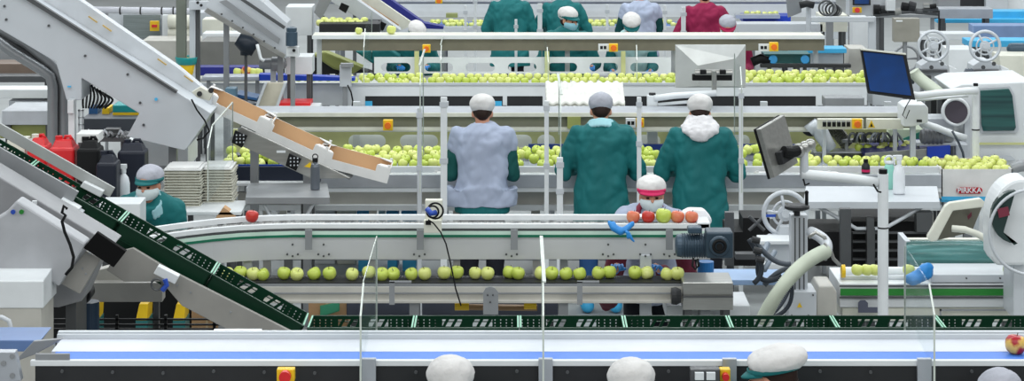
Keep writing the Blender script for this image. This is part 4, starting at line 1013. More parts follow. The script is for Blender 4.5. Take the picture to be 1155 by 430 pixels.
for k, (xx, yy, lb2) in enumerate(((262, 126, 'uppermost white carton on the sloping conveyor, by the clear screen'), (325, 158, 'middle white carton on the sloping conveyor'), (396, 186, 'lowest white carton on the sloping conveyor, tipping onto the table'))):
    p = P(xx, yy+11, 149); carton((p.x, F/149+.20, p.z), TH2 if k < 2 else math.radians(15), lb2, 'white cartons sliding down the slope', 1.0)
# dark bin, flask, tray
t = thing('apple_bin', 'dark blue-black bin of green apples under the sloping conveyor', 'bin', Pz(300, 207, 139))
p, q = P(252, 209, 140), P(360, 188, 140)
g = G(); g.box(p, (q.x, p.y+.03, q.z)); g.box((p.x, p.y+.55, p.z), (q.x, p.y+.58, q.z)); g.box(p, (q.x, p.y+.58, p.z+.03)); g.box(p, (p.x+.03, p.y+.58, q.z)); g.build('shell', mat('blue_black_bin', (38, 44, 58), .5), t, bevel=.006)
g = G(); g.box((p.x, p.y+.03, q.z-.03), (q.x, p.y+.04, q.z+.012)); g.build('rim', blue, t)
for x in (258, 352): leg(t, x, 208, 139.8, 5, dgrey)
p = P(355.5, 217, 153); p.z = Z(223, 156); g = G(); g.lathe([(.02, 0), (.033, .003), (.034, .01), (.034, .17), (.028, .188), (.018, .196), (.018, .205), (.02, .206)], p, n=24)
t = thing('drinking_flask', 'grey metal flask with a carry loop on the steel tray', 'flask', p); g.build('body', bottleg, t, smooth=False)
g = G(); g.cyl(p+Vector((0, 0, .206)), p+Vector((0, 0, .232)), .021, n=20); g.torus(p+Vector((0, 0, .243)), .019, .004); g.build('cap', black, t)
def tray(x0, x1, yt, yb, s0, s1, z, label, br):
    t = thing('steel_tray', label, 'tray', (((x0+x1)/2-CX)/s0, F/s0, 0))
    a0, a1 = span(x0, x1, s0); b0, b1 = span(x0+3, x1-3, s1); y0, y1 = F/s0, F/s1
    g = G(); vs = [(a0, y0, z), (a1, y0, z), (b1, y1, z), (b0, y1, z)]; vs += [(v[0], v[1], v[2]-.012) for v in vs]; g.poly(vs, [(0, 1, 2, 3), (7, 6, 5, 4), (0, 4, 5, 1), (1, 5, 6, 2), (2, 6, 7, 3), (3, 7, 4, 0)])
    g.box((a0, y0-.012, z-.045), (a1, y0, z+.004)); g.build('top', grey if br else lgrey, t, bevel=.002)
    xm = (a0+a1)/2; g = G(); zl = z-.20
    g.tube([(a0+.12, y0+.05, z-.045), (xm-.10, y0+.05, zl), (xm+.10, y0+.05, zl), (a1-.12, y0+.05, z-.045)], .014, 8); g.build('bracket', lgrey, t)
    g = G(); g.box((xm-.03, y0+.03, 0), (xm+.03, y0+.09, zl+.01)); g.build('post', dgrey, t)
    return t
tray(277, 372, 214, 224, 156, 150.5, Z(223, 156), 'steel tray on V-shaped bracket holding the grey flask', 1)
t = tray(906, 1060, 210, 232, 158, 152, Z(228, 158), 'white wide tray on V-shaped bracket holding the spray bottle', 0)
# bottles on the wide tray
zt_ = Z(228, 158)
def spray(x, s, z, label, sc=1.0, flip=1):
    p = Vector(((x-CX)/s, F/s, z)); t = thing('spray_bottle', label, 'bottle', p)
    g = G(); g.lathe([(.02, 0), (.042, .004), (.044, .02), (.043, .15), (.034, .19), (.016, .215), (.014, .225), (.01, .226)], p, n=22); g.build('body', mat('milky_plastic', (232, 236, 240), .35), t, smooth=True)
    q = p+Vector((0, 0, .222)); g = G(); g.cyl(q, q+Vector((0, 0, .03)), .018, n=16); g.pr([(0, 0)]*0 or [(x-3.5*flip, 0)]*0 or [(CX, 0), (CX+1, 0), (CX, 1)], 1e4, .001) if False else None
    g.box(q+Vector((-.022, -.012, .03)), q+Vector((.022, .012, .062))); g.cyl(q+Vector((-.045*flip, 0, .054)), q+Vector((0, 0, .052)), .009, n=10); g.tube([q+Vector((-.018*flip, 0, .04)), q+Vector((-.032*flip, 0, .02)), q+Vector((-.03*flip, 0, -.01))], .006, 8)
    g.build('trigger_head', white, t, bevel=.004); t.scale = (sc, sc, sc); return t
spray(1014, 155, zt_, 'white spray bottle standing on the wide white tray')
spray(139.5, 161, 1.19, 'white spray bottle standing between the black cans and the person at left', 1.0, 1)
p = P(1003, 221, 153); p.z = zt_; t = thing('drinking_bottle', 'mint green bottle with a white loop next to the white spray bottle', 'bottle', p)
g = G(); g.lathe([(.03, 0), (.036, .004), (.037, .16), (.028, .18), (.02, .186)], p, n=22); g.build('body', bottlec, t, smooth=True)
g = G(); g.cyl(p+Vector((0, 0, .184)), p+Vector((0, 0, .205)), .028, n=20); g.torus(p+Vector((.0, 0, .21)), .032, .008); g.build('cap', white, t, smooth=True)
p = P(977, 221, 153); p.z = Z(197, 141); p.y = F/141+.05; p.x = (977-CX)/140.8; t = thing('small_bottle', 'small dark bottle with a pink label on the table rail', 'bottle', p)
g = G(); g.lathe([(.02, 0), (.034, .003), (.034, .06), (.018, .085), (.016, .09)], p, n=20); g.build('body', charcoal, t, smooth=True)
g = G(); g.cyl(p+Vector((0, 0, .09)), p+Vector((0, 0, .115)), .019, n=16); g.build('cap', black, t); g = G(); g.cyl(p+Vector((0, 0, .015)), p+Vector((0, 0, .035)), .0345, n=20, cap=False); g.build('label_band', pink, t)

# big labelled carton at right with writing
t = thing('display_carton', 'white carton with a red name badge, filled with pale green apples', 'box', P(1100, 226, 140))
p, q = P(1062, 226, 140), P(1142, 191, 140)
g = G(); W = .42; th = .008
g.box(p, (q.x, p.y+th, q.z)); g.box((p.x, p.y+W, p.z), (q.x, p.y+W+th, q.z+.02)); g.box(p, (p.x+th, p.y+W, q.z)); g.box((q.x-th, p.y, p.z), (q.x, p.y+W, q.z)); g.box(p, (q.x, p.y+W, p.z+th)); g.build('walls', cartonw, t)
g = G(); g.box((p.x+th, p.y+W-.008, p.z+.02), (q.x-th, p.y+W-.001, q.z+.018)); g.build('brown_lining', card, t)
g = G(); g.box((p.x, p.y-.002, p.z), (q.x, p.y, p.z+.03)); g.build('blue_line', sky, t)
g = G(); pp = [(1079+2*math.cos(0), 0)]*0
for cx, a0 in ((1104.5, -90), (1082.5, 90)):
    for i in range(9): an = math.radians(a0+i*22.5); pp.append((cx+3.6*math.cos(an), 215-3.6*math.sin(an)))
g.pr(pp, 140.15, .004); bd = g.build('red_badge', redl, t)
def text(s_, loc, size, m, par, name='lettering'):
    c = bpy.data.curves.new(name, 'FONT'); c.body = s_; c.size = size; c.extrude = .001; c.align_x = 'CENTER'; c.align_y = 'CENTER'; c.offset = size*.02
    c.materials.append(m); o_ = bpy.data.objects.new(name, c); COL.objects.link(o_); bpy.context.view_layer.update(); me = bpy.data.meshes.new_from_object(o_.evaluated_get(bpy.context.evaluated_depsgraph_get())); bpy.data.objects.remove(o_); o = bpy.data.objects.new(name, me); COL.objects.link(o); o.parent = par
    o.location = Vector(loc)-Vector(par['_o']); o.rotation_euler = (math.pi/2, 0, 0); o['_o'] = tuple(loc); return o
text('PIRKKA', P(1093.5, 215, 140.3), .058, white, bd)
bed(1068, 1136, 196, 139, 4, .012, 'in the red-badged carton', 'apples in the badge carton', kind='p', noun='pale apple')
for x, y in ((0, 0),): 
    t9 = thing('box_stand', 'blue-edged stand carrying the badge carton', 'stand', Pz(1100, 0, 139.5))
    p = P(1062, 228, 139.9); q = P(1145, 226.2, 139.9); G().box(p, (q.x, p.y+.45, q.z)).build('top', sky, t9)
    for X in (p.x+.03, q.x-.07): G().box((X, p.y+.03, 0), (X+.05, p.y+.08, p.z)).build('leg', lgrey, t9)
# conveyor with the blue steel side and its apples
t = thing('feed_conveyor', 'short steel and blue conveyor feeding the packing trough at right', 'conveyor', Pz(1020, 185, 134))
g = G(); g.pr([(976, 173), (1046, 168), (1046, 179), (976, 183)], 134, .03); g.build('steel_side', stain, t, bevel=.003)
g = G(); g.pr([(1046, 166), (1072, 164), (1072, 177), (1046, 179)], 134.2, .03); g.pr([(1000, 184), (1074, 176), (1080, 184), (1080, 190), (1000, 188)], 133.5, .05); g.build('blue_side', mat('royal_blue', (22, 62, 176), .4), t, bevel=.003)
g = G(); g.pr([(976, 173), (1072, 165), (1072, 170), (976, 178)], 133, .5); g.build('belt', navy, t)
for x in (985, 1070): leg(t, x, 182, 133, 5, grey)
G().pb(1078, 163, 1092, 188, 133, .2).build('end_box', lgrey, t, bevel=.005)
g = G(); g.tube([P(x, y, 135) for x, y in ((1074, 148), (1080, 158), (1086, 172), (1088, 184))], .01, 8); g.build('cable', cable, t, smooth=True)
bed(996, 1040, 172, 131.5, 2, .02, 'on the blue-sided conveyor', 'apples on the blue-sided conveyor', kind='p', noun='pale apple')
for x, y, l_ in ((968, 171, 'left one of two green apples side by side before the blue-sided conveyor'), (978, 171, 'right one of two green apples side by side before the blue-sided conveyor')):
    apple('g', P(x, y, 131), l_, None, .95)
tb = thing('small_shelf', 'narrow steel shelf bearing loose green apples right of the control arm', 'shelf', Pz(950, 0, 131))
p, q = P(918, 173, 131.5), P(985, 171.5, 131.5); G().box(p, (q.x, p.y+.2, q.z)).build('top', lgrey, tb, bevel=.002)
for X in (p.x+.02, q.x-.06): G().box((X, p.y+.03, 0), (X+.04, p.y+.07, p.z)).build('leg', lgrey, tb)
apple('p', P(924, 171.5, 131.3), 'pale green apple at the left end of the narrow steel shelf', None, 1.0)
apple('g', P(934, 171.5, 131.3), 'darker green apple with brown patch near the steel ball joint', None, 1.1)
bed(918, 1060, 190, 138, 2, .018, 'from ball joint to badge carton', grp)
# motor on the feed conveyor
t = thing('drum_motor', 'grey finned motor on a plate above the blue-sided conveyor', 'motor', P(1057, 165, 133))
a = P(1040, 154, 133.5); g = G(); prof = []
for i in range(10): prof += [(.068 if i % 2 else .06, i*.018), (.068 if i % 2 else .06, i*.018+.004)]
g.lathe([(.03, -.02), (.055, -.01)]+prof+[(.04, .19)], a, 'X', 22); g.build('motor_body', mat('motor_grey', (118, 120, 124), .4, .3), t)
g = G(); g.pb(1058, 147, 1076, 160, 133.5, .14); g.build('gearbox', grey, t, bevel=.01)
g = G(); g.pb(1034, 161.5, 1078, 164.5, 133.6, .18); g.build('mount_plate', lgrey, t)
for x in (1036, 1076): leg(t, x, 164, 132.8, 3, grey)
t = bxt('cover', 1002, 146, 1042, 160, 128.5, .3, mat('mint_cream_cover', (214, 226, 200), .4), 'pale cover with a teal corner behind the finned motor', 'machine cover')
g = G(); g.pr([(1012, 159), (1040, 148), (1040, 159)], 128.8, .01); g.build('teal_corner', mat('sea_green', (60, 150, 130), .4), t)

# control strip with switches, sign and cables
t = thing('control_strip', 'cream control strip with a row of dark switches and an emergency stop', 'control panel', P(950, 146, 135))
g = G(); g.pb(922.5, 134.5, 974, 146, 135, .06); g.build('panel', cream, t, bevel=.003)
g = G(); [g.pb(928+i*5.4, 138, 932+i*5.4, 143, 135.4, .01) for i in range(6)]; g.build('switch_row', black, t)
g = G(); [g.pb(928+i*5.4, 136.6, 932+i*5.4, 138, 135.4, .01) for i in range(6)]; g.build('switch_label', grey, t)
estop(t, 967, 140, 136, 11, 11)
g = G(); g.pb(978, 134.5, 1019, 146, 135, .06); p2 = g.build('blank_panel', cream, t, bevel=.003)
g = G(); g.pr([(979, 144), (987, 144), (983, 135.5)], 135.4, .004); sg = g.build('warning_sign', yellow, t)
g = G(); g.pr([(981.3, 143), (984.7, 143), (983, 138.5)], 135.8, .002); g.build('symbol', black, sg)
for x in (930, 1010): leg(t, x, 145, 133.6, 4, lgrey)
t = thing('control_arm_head', 'white end housing of the canopy by the blue-screen monitor', 'machine housing', P(1034, 146, 136))
g = G(); g.pr([(1019, 121), (1024, 118), (1044, 118), (1047, 122), (1047, 138), (1030, 143), (1019, 143)], 136, .3); g.build('housing', white, t, bevel=.008)
g = G(); g.pb(1034, 135, 1040, 138, 136.4, .01); g.build('slot', charcoal, t); leg(t, 1030, 142, 135, 6, lgrey)
t = thing('cable_tangle', 'tangle of grey pipes and cables under the control strip', 'cable', P(975, 160, 131))
for i in range(12):
    g = G(); x = 958+i*4.6; g.tube(bez(P(x, 160, 131+i*.1), P(x+random.uniform(-8, 8), 148, 132), P(x+random.uniform(-8, 12), 146, 132), P(x+random.uniform(4, 12), 160, 131), 10), .011, 7); g.build('cable', (grey, dgrey, lgrey)[i % 3], t, smooth=True)
g = G(); g.pb(950, 158, 1012, 161, 131, .1); g.build('cable_tray', grey, t); leg(t, 955, 160, 130.8, 4, grey); leg(t, 1008, 160, 130.8, 4, grey)
t = thing('air_duct', 'flexible grey duct elbow behind the steel-backed monitor', 'duct', P(925, 150, 133))
g = G(); g.tube([P(x, y, 133) for x, y in ((912, 148), (918, 142), (926, 150), (932, 160), (938, 168))], .06, 14, [.055, .065, .07, .06, .05]); g.build('white_nozzle', lgrey, t, smooth=True)
pts = bez(P(930, 140, 130), P(938, 142, 130), P(946, 150, 130), P(956, 164, 130), 40); g = G(); g.tube(pts, .05, 14, [.062 if i % 2 else .05 for i in range(40)]); g.build('flexible_duct', mat('duct_grey', (140, 140, 134), .5), t)
g = G(); g.ball(P(915, 146, 132), .08, .06, .06); g.build('black_joint', charcoal, t, smooth=True)
t = bxt('hopper_cover', 846, 144, 905, 165, 126.5, .3, mat('hazy_grey', (160, 162, 158), .4), 'hazy grey cover with two black caps behind the steel-backed monitor', 'machine cover')
for x in (862, 896): g = G(); g.cyl(P(x, 150, 127.5), P(x, 150, 126.4), .05, n=20); g.build('cap', charcoal, t)

# white machine with the dark green window
t = thing('white_machine', 'large white machine with a dark green window at the right edge', 'machine', Pz(1120, 200, 131))
g = G(); g.pr([(1084, 200), (1088, 140), (1080, 112), (1072, 100), (1085, 95), (1165, 92), (1165, 200)], 131, .8); wb = g.build('body', white, t, bevel=.01)
g = G(); g.pr([(1106, 102), (1138, 100), (1142, 108), (1146, 144), (1144, 147.5), (1109, 148), (1107, 140)], 131.4, .02); g.build('window', window, t, bevel=.004)
g = G(); g.pr([(1103.5, 99.5), (1139, 97.5), (1144, 106), (1149, 146), (1147, 150), (1107, 150.5), (1104.5, 131)], 131.2, .02); g.build('window_frame', lgrey, t)
g = G(); g.pb(1104, 161, 1165, 163.5, 131.3, .01); g.build('shelf_edge', olive, t)
g = G(); g.pr([(1106, 176), (1140, 175.5), (1146, 181), (1106, 182)], 131.3, .006); g.build('recess', lgrey, t)
g = G(); g.torus(P(1078, 126, 132), .11, .016, n=32); g.build('round_port_ring', white, t, smooth=True)
g = G(); g.cyl(P(1078, 126, 132), P(1078, 126, 131), .10, n=28); g.build('round_port', mat('port_dark', (70, 64, 74), .2), t)
g = G(); g.pr([(1088, 112), (1094, 118), (1094, 176), (1088, 180)], 131.6, .02); g.build('door_edge', lgrey, t)
for x in (1092, 1160): leg(t, x, 199, 130, 10, grey)
t = bxt('panel_box', 1047, 134, 1076, 150, 131, .3, lgrey, 'pale machine part between the canopy end and the round port', 'machine part')
g = G(); g.tube([P(1040, 139, 134), P(1056, 144, 134), P(1076, 152, 134), P(1090, 156, 134)], .03, 12); g.build('pipe', white, t, smooth=True)
t = thing('pipe_elbow', 'grey pipe elbow at right edge beside the badge carton', 'pipe', P(1150, 196, 138))
g = G(); g.tube([P(x, y, 138) for x, y in ((1164, 186), (1150, 187), (1143, 190), (1140, 197))], .05, 14); g.build('pipe', grey, t, smooth=True)
# ================================================================ left side, mid distance
t = thing('work_table', 'white work table at left carrying the canisters', 'table', Pz(110, 0, 160))
p, q = P(-20, 238, 161), P(160, 233.5, 161); p.z = 1.17; q.z = 1.19
G().box((p.x, F/163, p.z), (q.x, F/151, q.z)).build('top', white, t, bevel=.003)
for x in (0, 145):
    for s_ in (162, 153): a = Pz(x, 0, s_); G().box((a.x, a.y, 0), (a.x+.05, a.y+.05, 1.17)).build('leg', lgrey, t)
def canister(x0, x1, ytop, s, m, label, grp, cap_m=None, d=.20):
    z0 = 1.19; a, b = span(x0, x1, s); zt = Z(ytop, s); y = F/s
    t = thing('canister', label, 'canister', ((a+b)/2, y+d/2, z0), grp)
    g = G(); zs = zt-.05; w_ = b-a
    g.box((a, y, z0), (b, y+d, zs)); g.build('body', m, t, bevel=.02)
    g = G(); g.poly([(a+.012, y+.015, zs-.012), (b-.012, y+.015, zs-.012), (b-.012, y+d-.015, zs-.012), (a+.012, y+d-.015, zs-.012), (a+.035, y+.05, zt), (b-.035, y+.05, zt), (b-.035, y+d-.05, zt), (a+.035, y+d-.05, zt)],
        [(0, 1, 2, 3), (7, 6, 5, 4), (0, 4, 5, 1), (1, 5, 6, 2), (2, 6, 7, 3), (3, 7, 4, 0)]); g.build('shoulder', m, t, bevel=.008)
    g = G(); g.cyl((a+w_*.3, y+.09, zt-.01), (a+w_*.3, y+.09, zt+.022), .026, n=18); g.build('screw_cap', cap_m or m, t)
    g = G(); g.tube([(a+w_*.5, y+d/2, zt-.01), (a+w_*.55, y+d/2, zt+.018), (b-.05, y+d/2, zt+.018), (b-.035, y+d/2, zt-.01)], .012, 8); g.build('handle', m, t, smooth=True)
    return t
canister(30, 53, 157, 158, red, 'left one of the two red canisters, with pale cap', 'red canisters on the work table', cream)
canister(55, 84, 159, 160, red, 'right one of the two red canisters, next to the black ones', 'red canisters on the work table', red)
t = canister(86, 112, 160, 161, black, 'black canister with a white box on top, beside the red ones', 'black canisters on the work table')
tag(G().pb(86, 156, 111, 166, 160, .2).build('small_carton', cartonw, bevel=.003), 'small white and brown box lying on top of the black canister', 'box').location.z += .03
canister(108, 131, 176, 163, mat('navy_black_plastic', (34, 38, 50), .45), 'shorter blue-black canister in the middle', 'black canisters on the work table')
canister(132, 163, 163, 158, mat('navy_black_plastic', (34, 38, 50), .45), 'tall blue-black canister behind the spray bottle', 'black canisters on the work table')
tag(G().pb(8, 158, 28, 219, 157, .2).build('small_carton', cream, bevel=.004), 'small cream box left of the red canisters', 'box').location.z += .0
t = bxt('white_box', 112, 230, 158, 262, 170, .25, white, 'white box edge in front of the bent person at left', 'box', True)
# pulp trays
def tray_stack(x0, x1, y0, n, s, label, grp, d=.32, dz=.020, z0=1.02):
    a, b = span(x0, x1, s)
    for k in range(n):
        g = G(); z = z0+k*dz; w_ = (random.uniform(-.008, .008))
        g.box((a+w_, F/s, z), (b+w_, F/s+d, z+.008)); g.box((a+w_+.02, F/s+.02, z+.008), (b+w_-.02, F/s+d-.02, z+dz-.002))
        tag(g.build('pulp_tray', pulp if k < n-1 else cartonw), label.replace('beige moulded pulp tray', 'beige pulp tray %s from the top' % ordn(n-1-k)) if k < n-1 else label.replace('beige', 'topmost white'), 'tray', grp)
tray_stack(184, 226, 0, 17, 156, 'beige moulded pulp tray in the wide left stack', 'pulp trays in the wide left stack')
tray_stack(227, 262, 0, 16, 154.5, 'beige moulded pulp tray in the narrow right stack', 'pulp trays in the narrow right stack')
t = bxt('side_table', 172, 239, 272, 243, 158, .45, white, 'white side table under the stacked pulp trays', 'table')
t = bxt('packing_surface', 143, 158, 212, 190, 146, .55, white, 'white flat-topped cabinet behind the canisters', 'cabinet')
G().pb(150, 187, 205, 191, 146.5, .01).build('shadow_gap', grey, t)
t = bxt('board', 238, 207, 352, 210, 148, .12, white, 'white board edge below the dark apple bin', 'board')
g = G(); g.pr([(243, 246), (252, 234), (266, 244), (262, 248)], 158, .1); tag(g.build('open_flap', card), 'small brown cardboard flap under the stacked trays', 'box')
# big elevator
t = thing('elevator_conveyor', 'huge light grey enclosed elevator sloping down from the top left corner', 'conveyor', Pz(100, 150, 152))
g = G(); g.pr([(-30, -40), (-30, 16), (0, 33), (63, 70), (75, 113), (92, 113), (92, 88), (157, 128), (143, 154), (208, 170), (212, 166), (233, 136), (238, 128), (200, 104), (24, -6), (-25, -40)], 152, .5); g.build('side_panel', lgrey, t, bevel=.006)
g = G(); g.pr([(24, -6), (200, 104), (238, 128), (239, 108), (200, 76), (84, -4), (50, -25), (10, -14)], 149.5, .12); g.build('trough_side', mat('pale_steel_sheet', (206, 210, 214), .4, .15), t, bevel=.004)
g = G(); g.pr([(20, -6), (198, 105.5), (200, 103), (26, -8)], 152.4, .05); g.build('edge_groove', dgrey, t)
g = G(); bolts(g, [(7, 22), (55, 29), (96, 63), (144, 84), (162, 141), (158, 116), (5, 7)], 152.1, .01); g.build('bolt_row', dgrey, t)
g = G()
for x, y in ((104, 22), (120, 32), (182, 70), (212, 89)): g.pr([(x-5, y-3), (x-4, y-4), (x+6, y+3), (x+5, y+4)], 150, .02)
g.build('orange_mark', mat('ochre_mark', (190, 160, 90), .5), t)
g = G(); g.pb(76, 97, 80, 98.6, 152.2, .01); g.cyl(P(176, 112, 152.2), P(176, 112, 152), .012, n=12); g.build('blue_mark', sky, t)
g = G(); g.pb(77, 113, 84, 160, 152.5, .08); g.pb(76, 113, 83, 128, 153, .1); g.build('leg', white, t, bevel=.003)
a = Pz(80, 0, 152.5); G().box((a.x-.025, a.y, 0), (a.x+.025, a.y+.08, Z(158, 152.5))).build('leg', white, t)
a = Pz(190, 0, 150); G().box((a.x-.03, a.y+.2, 0), (a.x+.03, a.y+.28, Z(160, 150))).build('leg', grey, t)
g = G(); g.tube([P(x, y, 153) for x, y in ((216, 112), (222, 124), (231, 136), (236, 148), (229, 156), (222, 158))], .007, 6); g.build('cable', black, t, smooth=True)
g = G(); g.pr([(216, 104), (226, 98), (240, 106), (236, 114), (222, 110)], 153, .08); ck = g.build('clamp_block', cream, t, bevel=.004)
g = G(); g.cyl(P(238, 102, 153), P(238, 102, 152), .02); g.cyl(P(225, 106, 154), P(225, 106, 153), .02); g.build('bolt', charcoal, ck)
# pipes under the elevator
t = thing('steel_duct', 'thick dark grey duct bending down under the huge elevator', 'duct', Pz(67, 0, 147))
for k, (dx, m_) in enumerate(((0, dgrey), (9, grey), (-7, grey))):
    g = G(); g.tube([P(-20+dx*.5, 28-dx*.4, 147+k*.4), P(20+dx, 54-dx*.6, 147+k*.4), P(52+dx*.9, 76-dx*.3, 147+k*.4), P(62+dx*.8, 86, 147+k*.4), P(65+dx*.8, 98, 147+k*.4), Pz(65+dx*.8, 0, 147+k*.4)], .04 if k else .05, 12); g.build('duct_pipe', m_, t, smooth=True)
# shelving on far left
def slab_unit(x0, y0, x1, y1, s, d, m, name, label, cat): return bxt(name, x0, y0, x1, y1, s, d, m, label, cat)
slab_unit(-20, 48, 60, 71, 128, .3, grey, 'grey_cabinet', 'grey panel behind the thick duct at far left', 'panel')
slab_unit(-20, 72, 62, 84, 131, .3, mat('brown_beam', (122, 106, 94), .5), 'brown_beam', 'brown beam crossing behind the thick duct at far left', 'beam')
slab_unit(-20, 86, 60, 93, 133, .2, dgrey, 'dark_shelf', 'dark shelf below the brown beam', 'shelf')
slab_unit(-20, 101, 60, 111, 137, .25, white, 'white_tube_housing', 'long white housing above the olive-based box', 'machine housing')
t = slab_unit(2, 125, 60, 141, 142, .5, mat('glossy_pale_plastic', (206, 210, 216), .2), 'glossy_box', 'glossy pale box with an olive lower half', 'box')
G().pb(0, 141, 61, 156, 141.5, .5).build('olive_base', dolive, t)
G().pb(10, 114, 58, 122, 137, .3).build('clear_lid', alu, t)
t = slab_unit(92, 134, 160, 150, 140, .5, mat('slate_bin', (70, 74, 82), .5), 'slate_bench', 'slate grey bench below the yellow crates', 'bench')
tag(G().pb(115, 119, 123, 137, 138, .2).build('yellow_crate', yellow, bevel=.004), 'narrow yellow crate behind the elevator leg', 'crate').location.z += -.02
t = thing('stacking_crate', 'yellow crate topped by a teal one behind the elevator', 'crate', P(142, 136, 138.5))
G().pb(127, 127, 158, 136, 138.5, .25).build('lower_crate', yellow, t, bevel=.004); G().pb(127, 119, 156, 127, 138.5, .25).build('upper_crate', mat('turquoise', (20, 150, 150), .4), t, bevel=.004)
tag(G().pb(100, 119, 110, 137, 138, .2).build('blue_crate', mat('denim_blue', (40, 90, 140), .4), bevel=.004), 'dark blue crate left of the narrow yellow crate', 'crate').location.z += -.02
t = thing('bracket_frame', 'small steel ladder-like bracket beside the elevator leg', 'bracket', Pz(91, 0, 148))
g = G(); g.pb(88, 124, 90, 158, 148, .02); g.pb(92.5, 124, 94, 158, 148, .02); [g.pb(88, y, 94, y+1.5, 148, .02) for y in (124, 132, 140, 150)]; g.build('frame', lgrey, t)
a = Pz(91, 0, 148); G().box((a.x-.02, a.y, 0), (a.x+.02, a.y+.03, Z(157, 148))).build('leg', lgrey, t)
t = thing('tool_rack', 'steel fittings and hoses lying on the ledge behind the canisters', 'fittings', P(115, 158, 150))
for i in range(8):
    g = G(); x = 96+i*6; g.tube([P(x, 155, 150), P(x+4, 147+i % 3*2, 150), P(x+9, 153, 150)], .012, 7); g.build('fitting', (lgrey, grey, dgrey)[i % 3], t, smooth=True)
g = G(); g.pb(88, 155, 142, 160, 150, .3); g.pb(118, 146, 134, 155, 149.5, .1); g.build('ledge', dgrey, t)
for x in (90, 138): leg(t, x, 159, 149.4, 4, dgrey)
for i in range(9):
    pass
t = thing('cable_bundle', 'bunch of black cables hanging in the elevator opening', 'cable', P(105, 112, 149))
for i in range(9):
    g = G(); g.tube(bez(P(94+i*3, 90+i*2, 149), P(96+i*4, 104+i, 149), P(92+i*5, 112, 148.6), P(94+i*3, 122, 148.5), 9), .009, 6); g.build('cable', (black, dgrey, charcoal)[i % 3], t, smooth=True)

# ================================================================ ROW E
t = thing('sorting_line', 'white-fronted sorting line with green apples in the second row', 'sorting line', ((650-CX)/112, F/112, 0))
a, b = span(120, 978, 113); D = F/113
g = G(); g.box((a, D, Z(119, 113)), (b, D+.05, Z(94, 113))); g.build('front_panel', white, t, bevel=.004)
g = G(); g.box((a, D-.012, Z(96, 113)), (b, D, Z(93.5, 113))); g.build('top_edge', lgrey, t)
g = G()
for x0, x1 in ((412, 567), (572, 612), (645, 730), (742, 920)): p, q = P(x0, 123, 113), P(x1, 108.5, 113); g.box((p.x, D-.004, p.z-.02), (q.x, D+.01, q.z))
g.build('dark_opening', charcoal, t)
for x0, x1, l in ((412, 420, 0), (551, 566, 0), (930, 946, 0)): p, q = P(x0, 121, 113), P(x1, 114, 113); G().box((p.x, D-.008, p.z), (q.x, D+.0, q.z)).build('blue_inset', sky, t)
g = G(); g.box((a, D+.05, Z(95, 113)-.12), (b, D+1.3, Z(95, 113)-.08)); g.build('trough_floor', mat('pale_trough', (196, 198, 190), .5), t)
for x in (150, 260, 340, 500, 640, 800, 960):
    for d in (.05, 1.1): p = Pz(x, 0, 112.5); G().box((p.x-.03, p.y+d, 0), (p.x+.03, p.y+d+.06, Z(116, 112.5))).build('leg', warm, t)
# plate with oval openings
s_ = 107.5; g = G(); Dp = F/s_
ov = [(430, 463), (479, 511), (525, 558), (573, 605), (618, 651), (665, 697), (711, 743), (757, 770)]
xs = [422]+[v for w_ in ov for v in w_]+[762]
for k in range(0, len(xs)-1, 2):
    if xs[k+1] > xs[k]: p, q = P(xs[k], 83, s_), P(xs[k+1], 64.5, s_); g.box((p.x, Dp, p.z), (q.x, Dp+.02, q.z))
for x0, x1 in ov[:-1]:
    for y0, y1 in ((64.5, 71), (81, 83)): p, q = P(x0, y1, s_), P(x1, y0, s_); g.box((p.x, Dp, p.z), (q.x, Dp+.02, q.z))
    r = 5
    for cx, sg in ((x0, -1), (x1, 1)):
        for tb_ in (-1, 1):
            g.pr([(cx, 76+tb_*5)]+[(cx-sg*r*(1-math.cos(math.pi/2*u/5)), 76+tb_*r*math.sin(math.pi/2*u/5)) for u in range(6)], s_, .02)
g.build('oval_window_plate', white, t)
for x in (470, 617, 703): g = G(); g.pb(x-2.5, 58, x+2.5, 84, s_+.4, .03); g.build('plate_bracket', olive, t)
# canopy of row E
t = thing('line_canopy', 'pale canopy rail over the sorting line, with emergency stops', 'canopy', ((650-CX)/107, F/107, 0))
a, b = span(352, 930, 107.5); Df, Db = F/107.5, F/106
zc_ = Z(42.5, 107.5)
g = G(); g.box((a, Df, zc_-.012), (b, Db, zc_+.02)); g.build('canopy_top', cream, t, bevel=.002)
g = G(); g.box((a, Df-.015, zc_-.014), (b, Df, zc_+.024)); g.build('bright_edge', white, t)
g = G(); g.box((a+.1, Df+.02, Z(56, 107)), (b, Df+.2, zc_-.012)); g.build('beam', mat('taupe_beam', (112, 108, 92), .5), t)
for x in (360, 470, 640, 760, 920): p = Pz(x, 0, 106.3); G().box((p.x-.025, p.y, 0), (p.x+.025, p.y+.05, zc_-.02)).build('post', lgrey, t)
estop(t, 481, 55, 108.5, 9, 9); estop(t, 692, 54, 108.5, 10, 9); estop(t, 873, 53, 108.5, 10, 10)
for x in (682, 863): g = G().pb(x-7, 50, x+5, 58, 108.3, .05); sbx = g.build('switch_box', white, t, label='white switch box'); g = G(); [g.pb(x-5+i*4, 52, x-2+i*4, 55.5, 108.6, .01) for i in range(2)]; g.build('switch', black, sbx)
apple('p', ((404-CX)/106.8, F/106.8, zc_+.02), 'small pale apple on the canopy rail, left one', None, 1.0)
apple('p', ((440.5-CX)/106.8, F/106.8, zc_+.02), 'larger pale apple on the canopy rail, right one', None, 1.3)
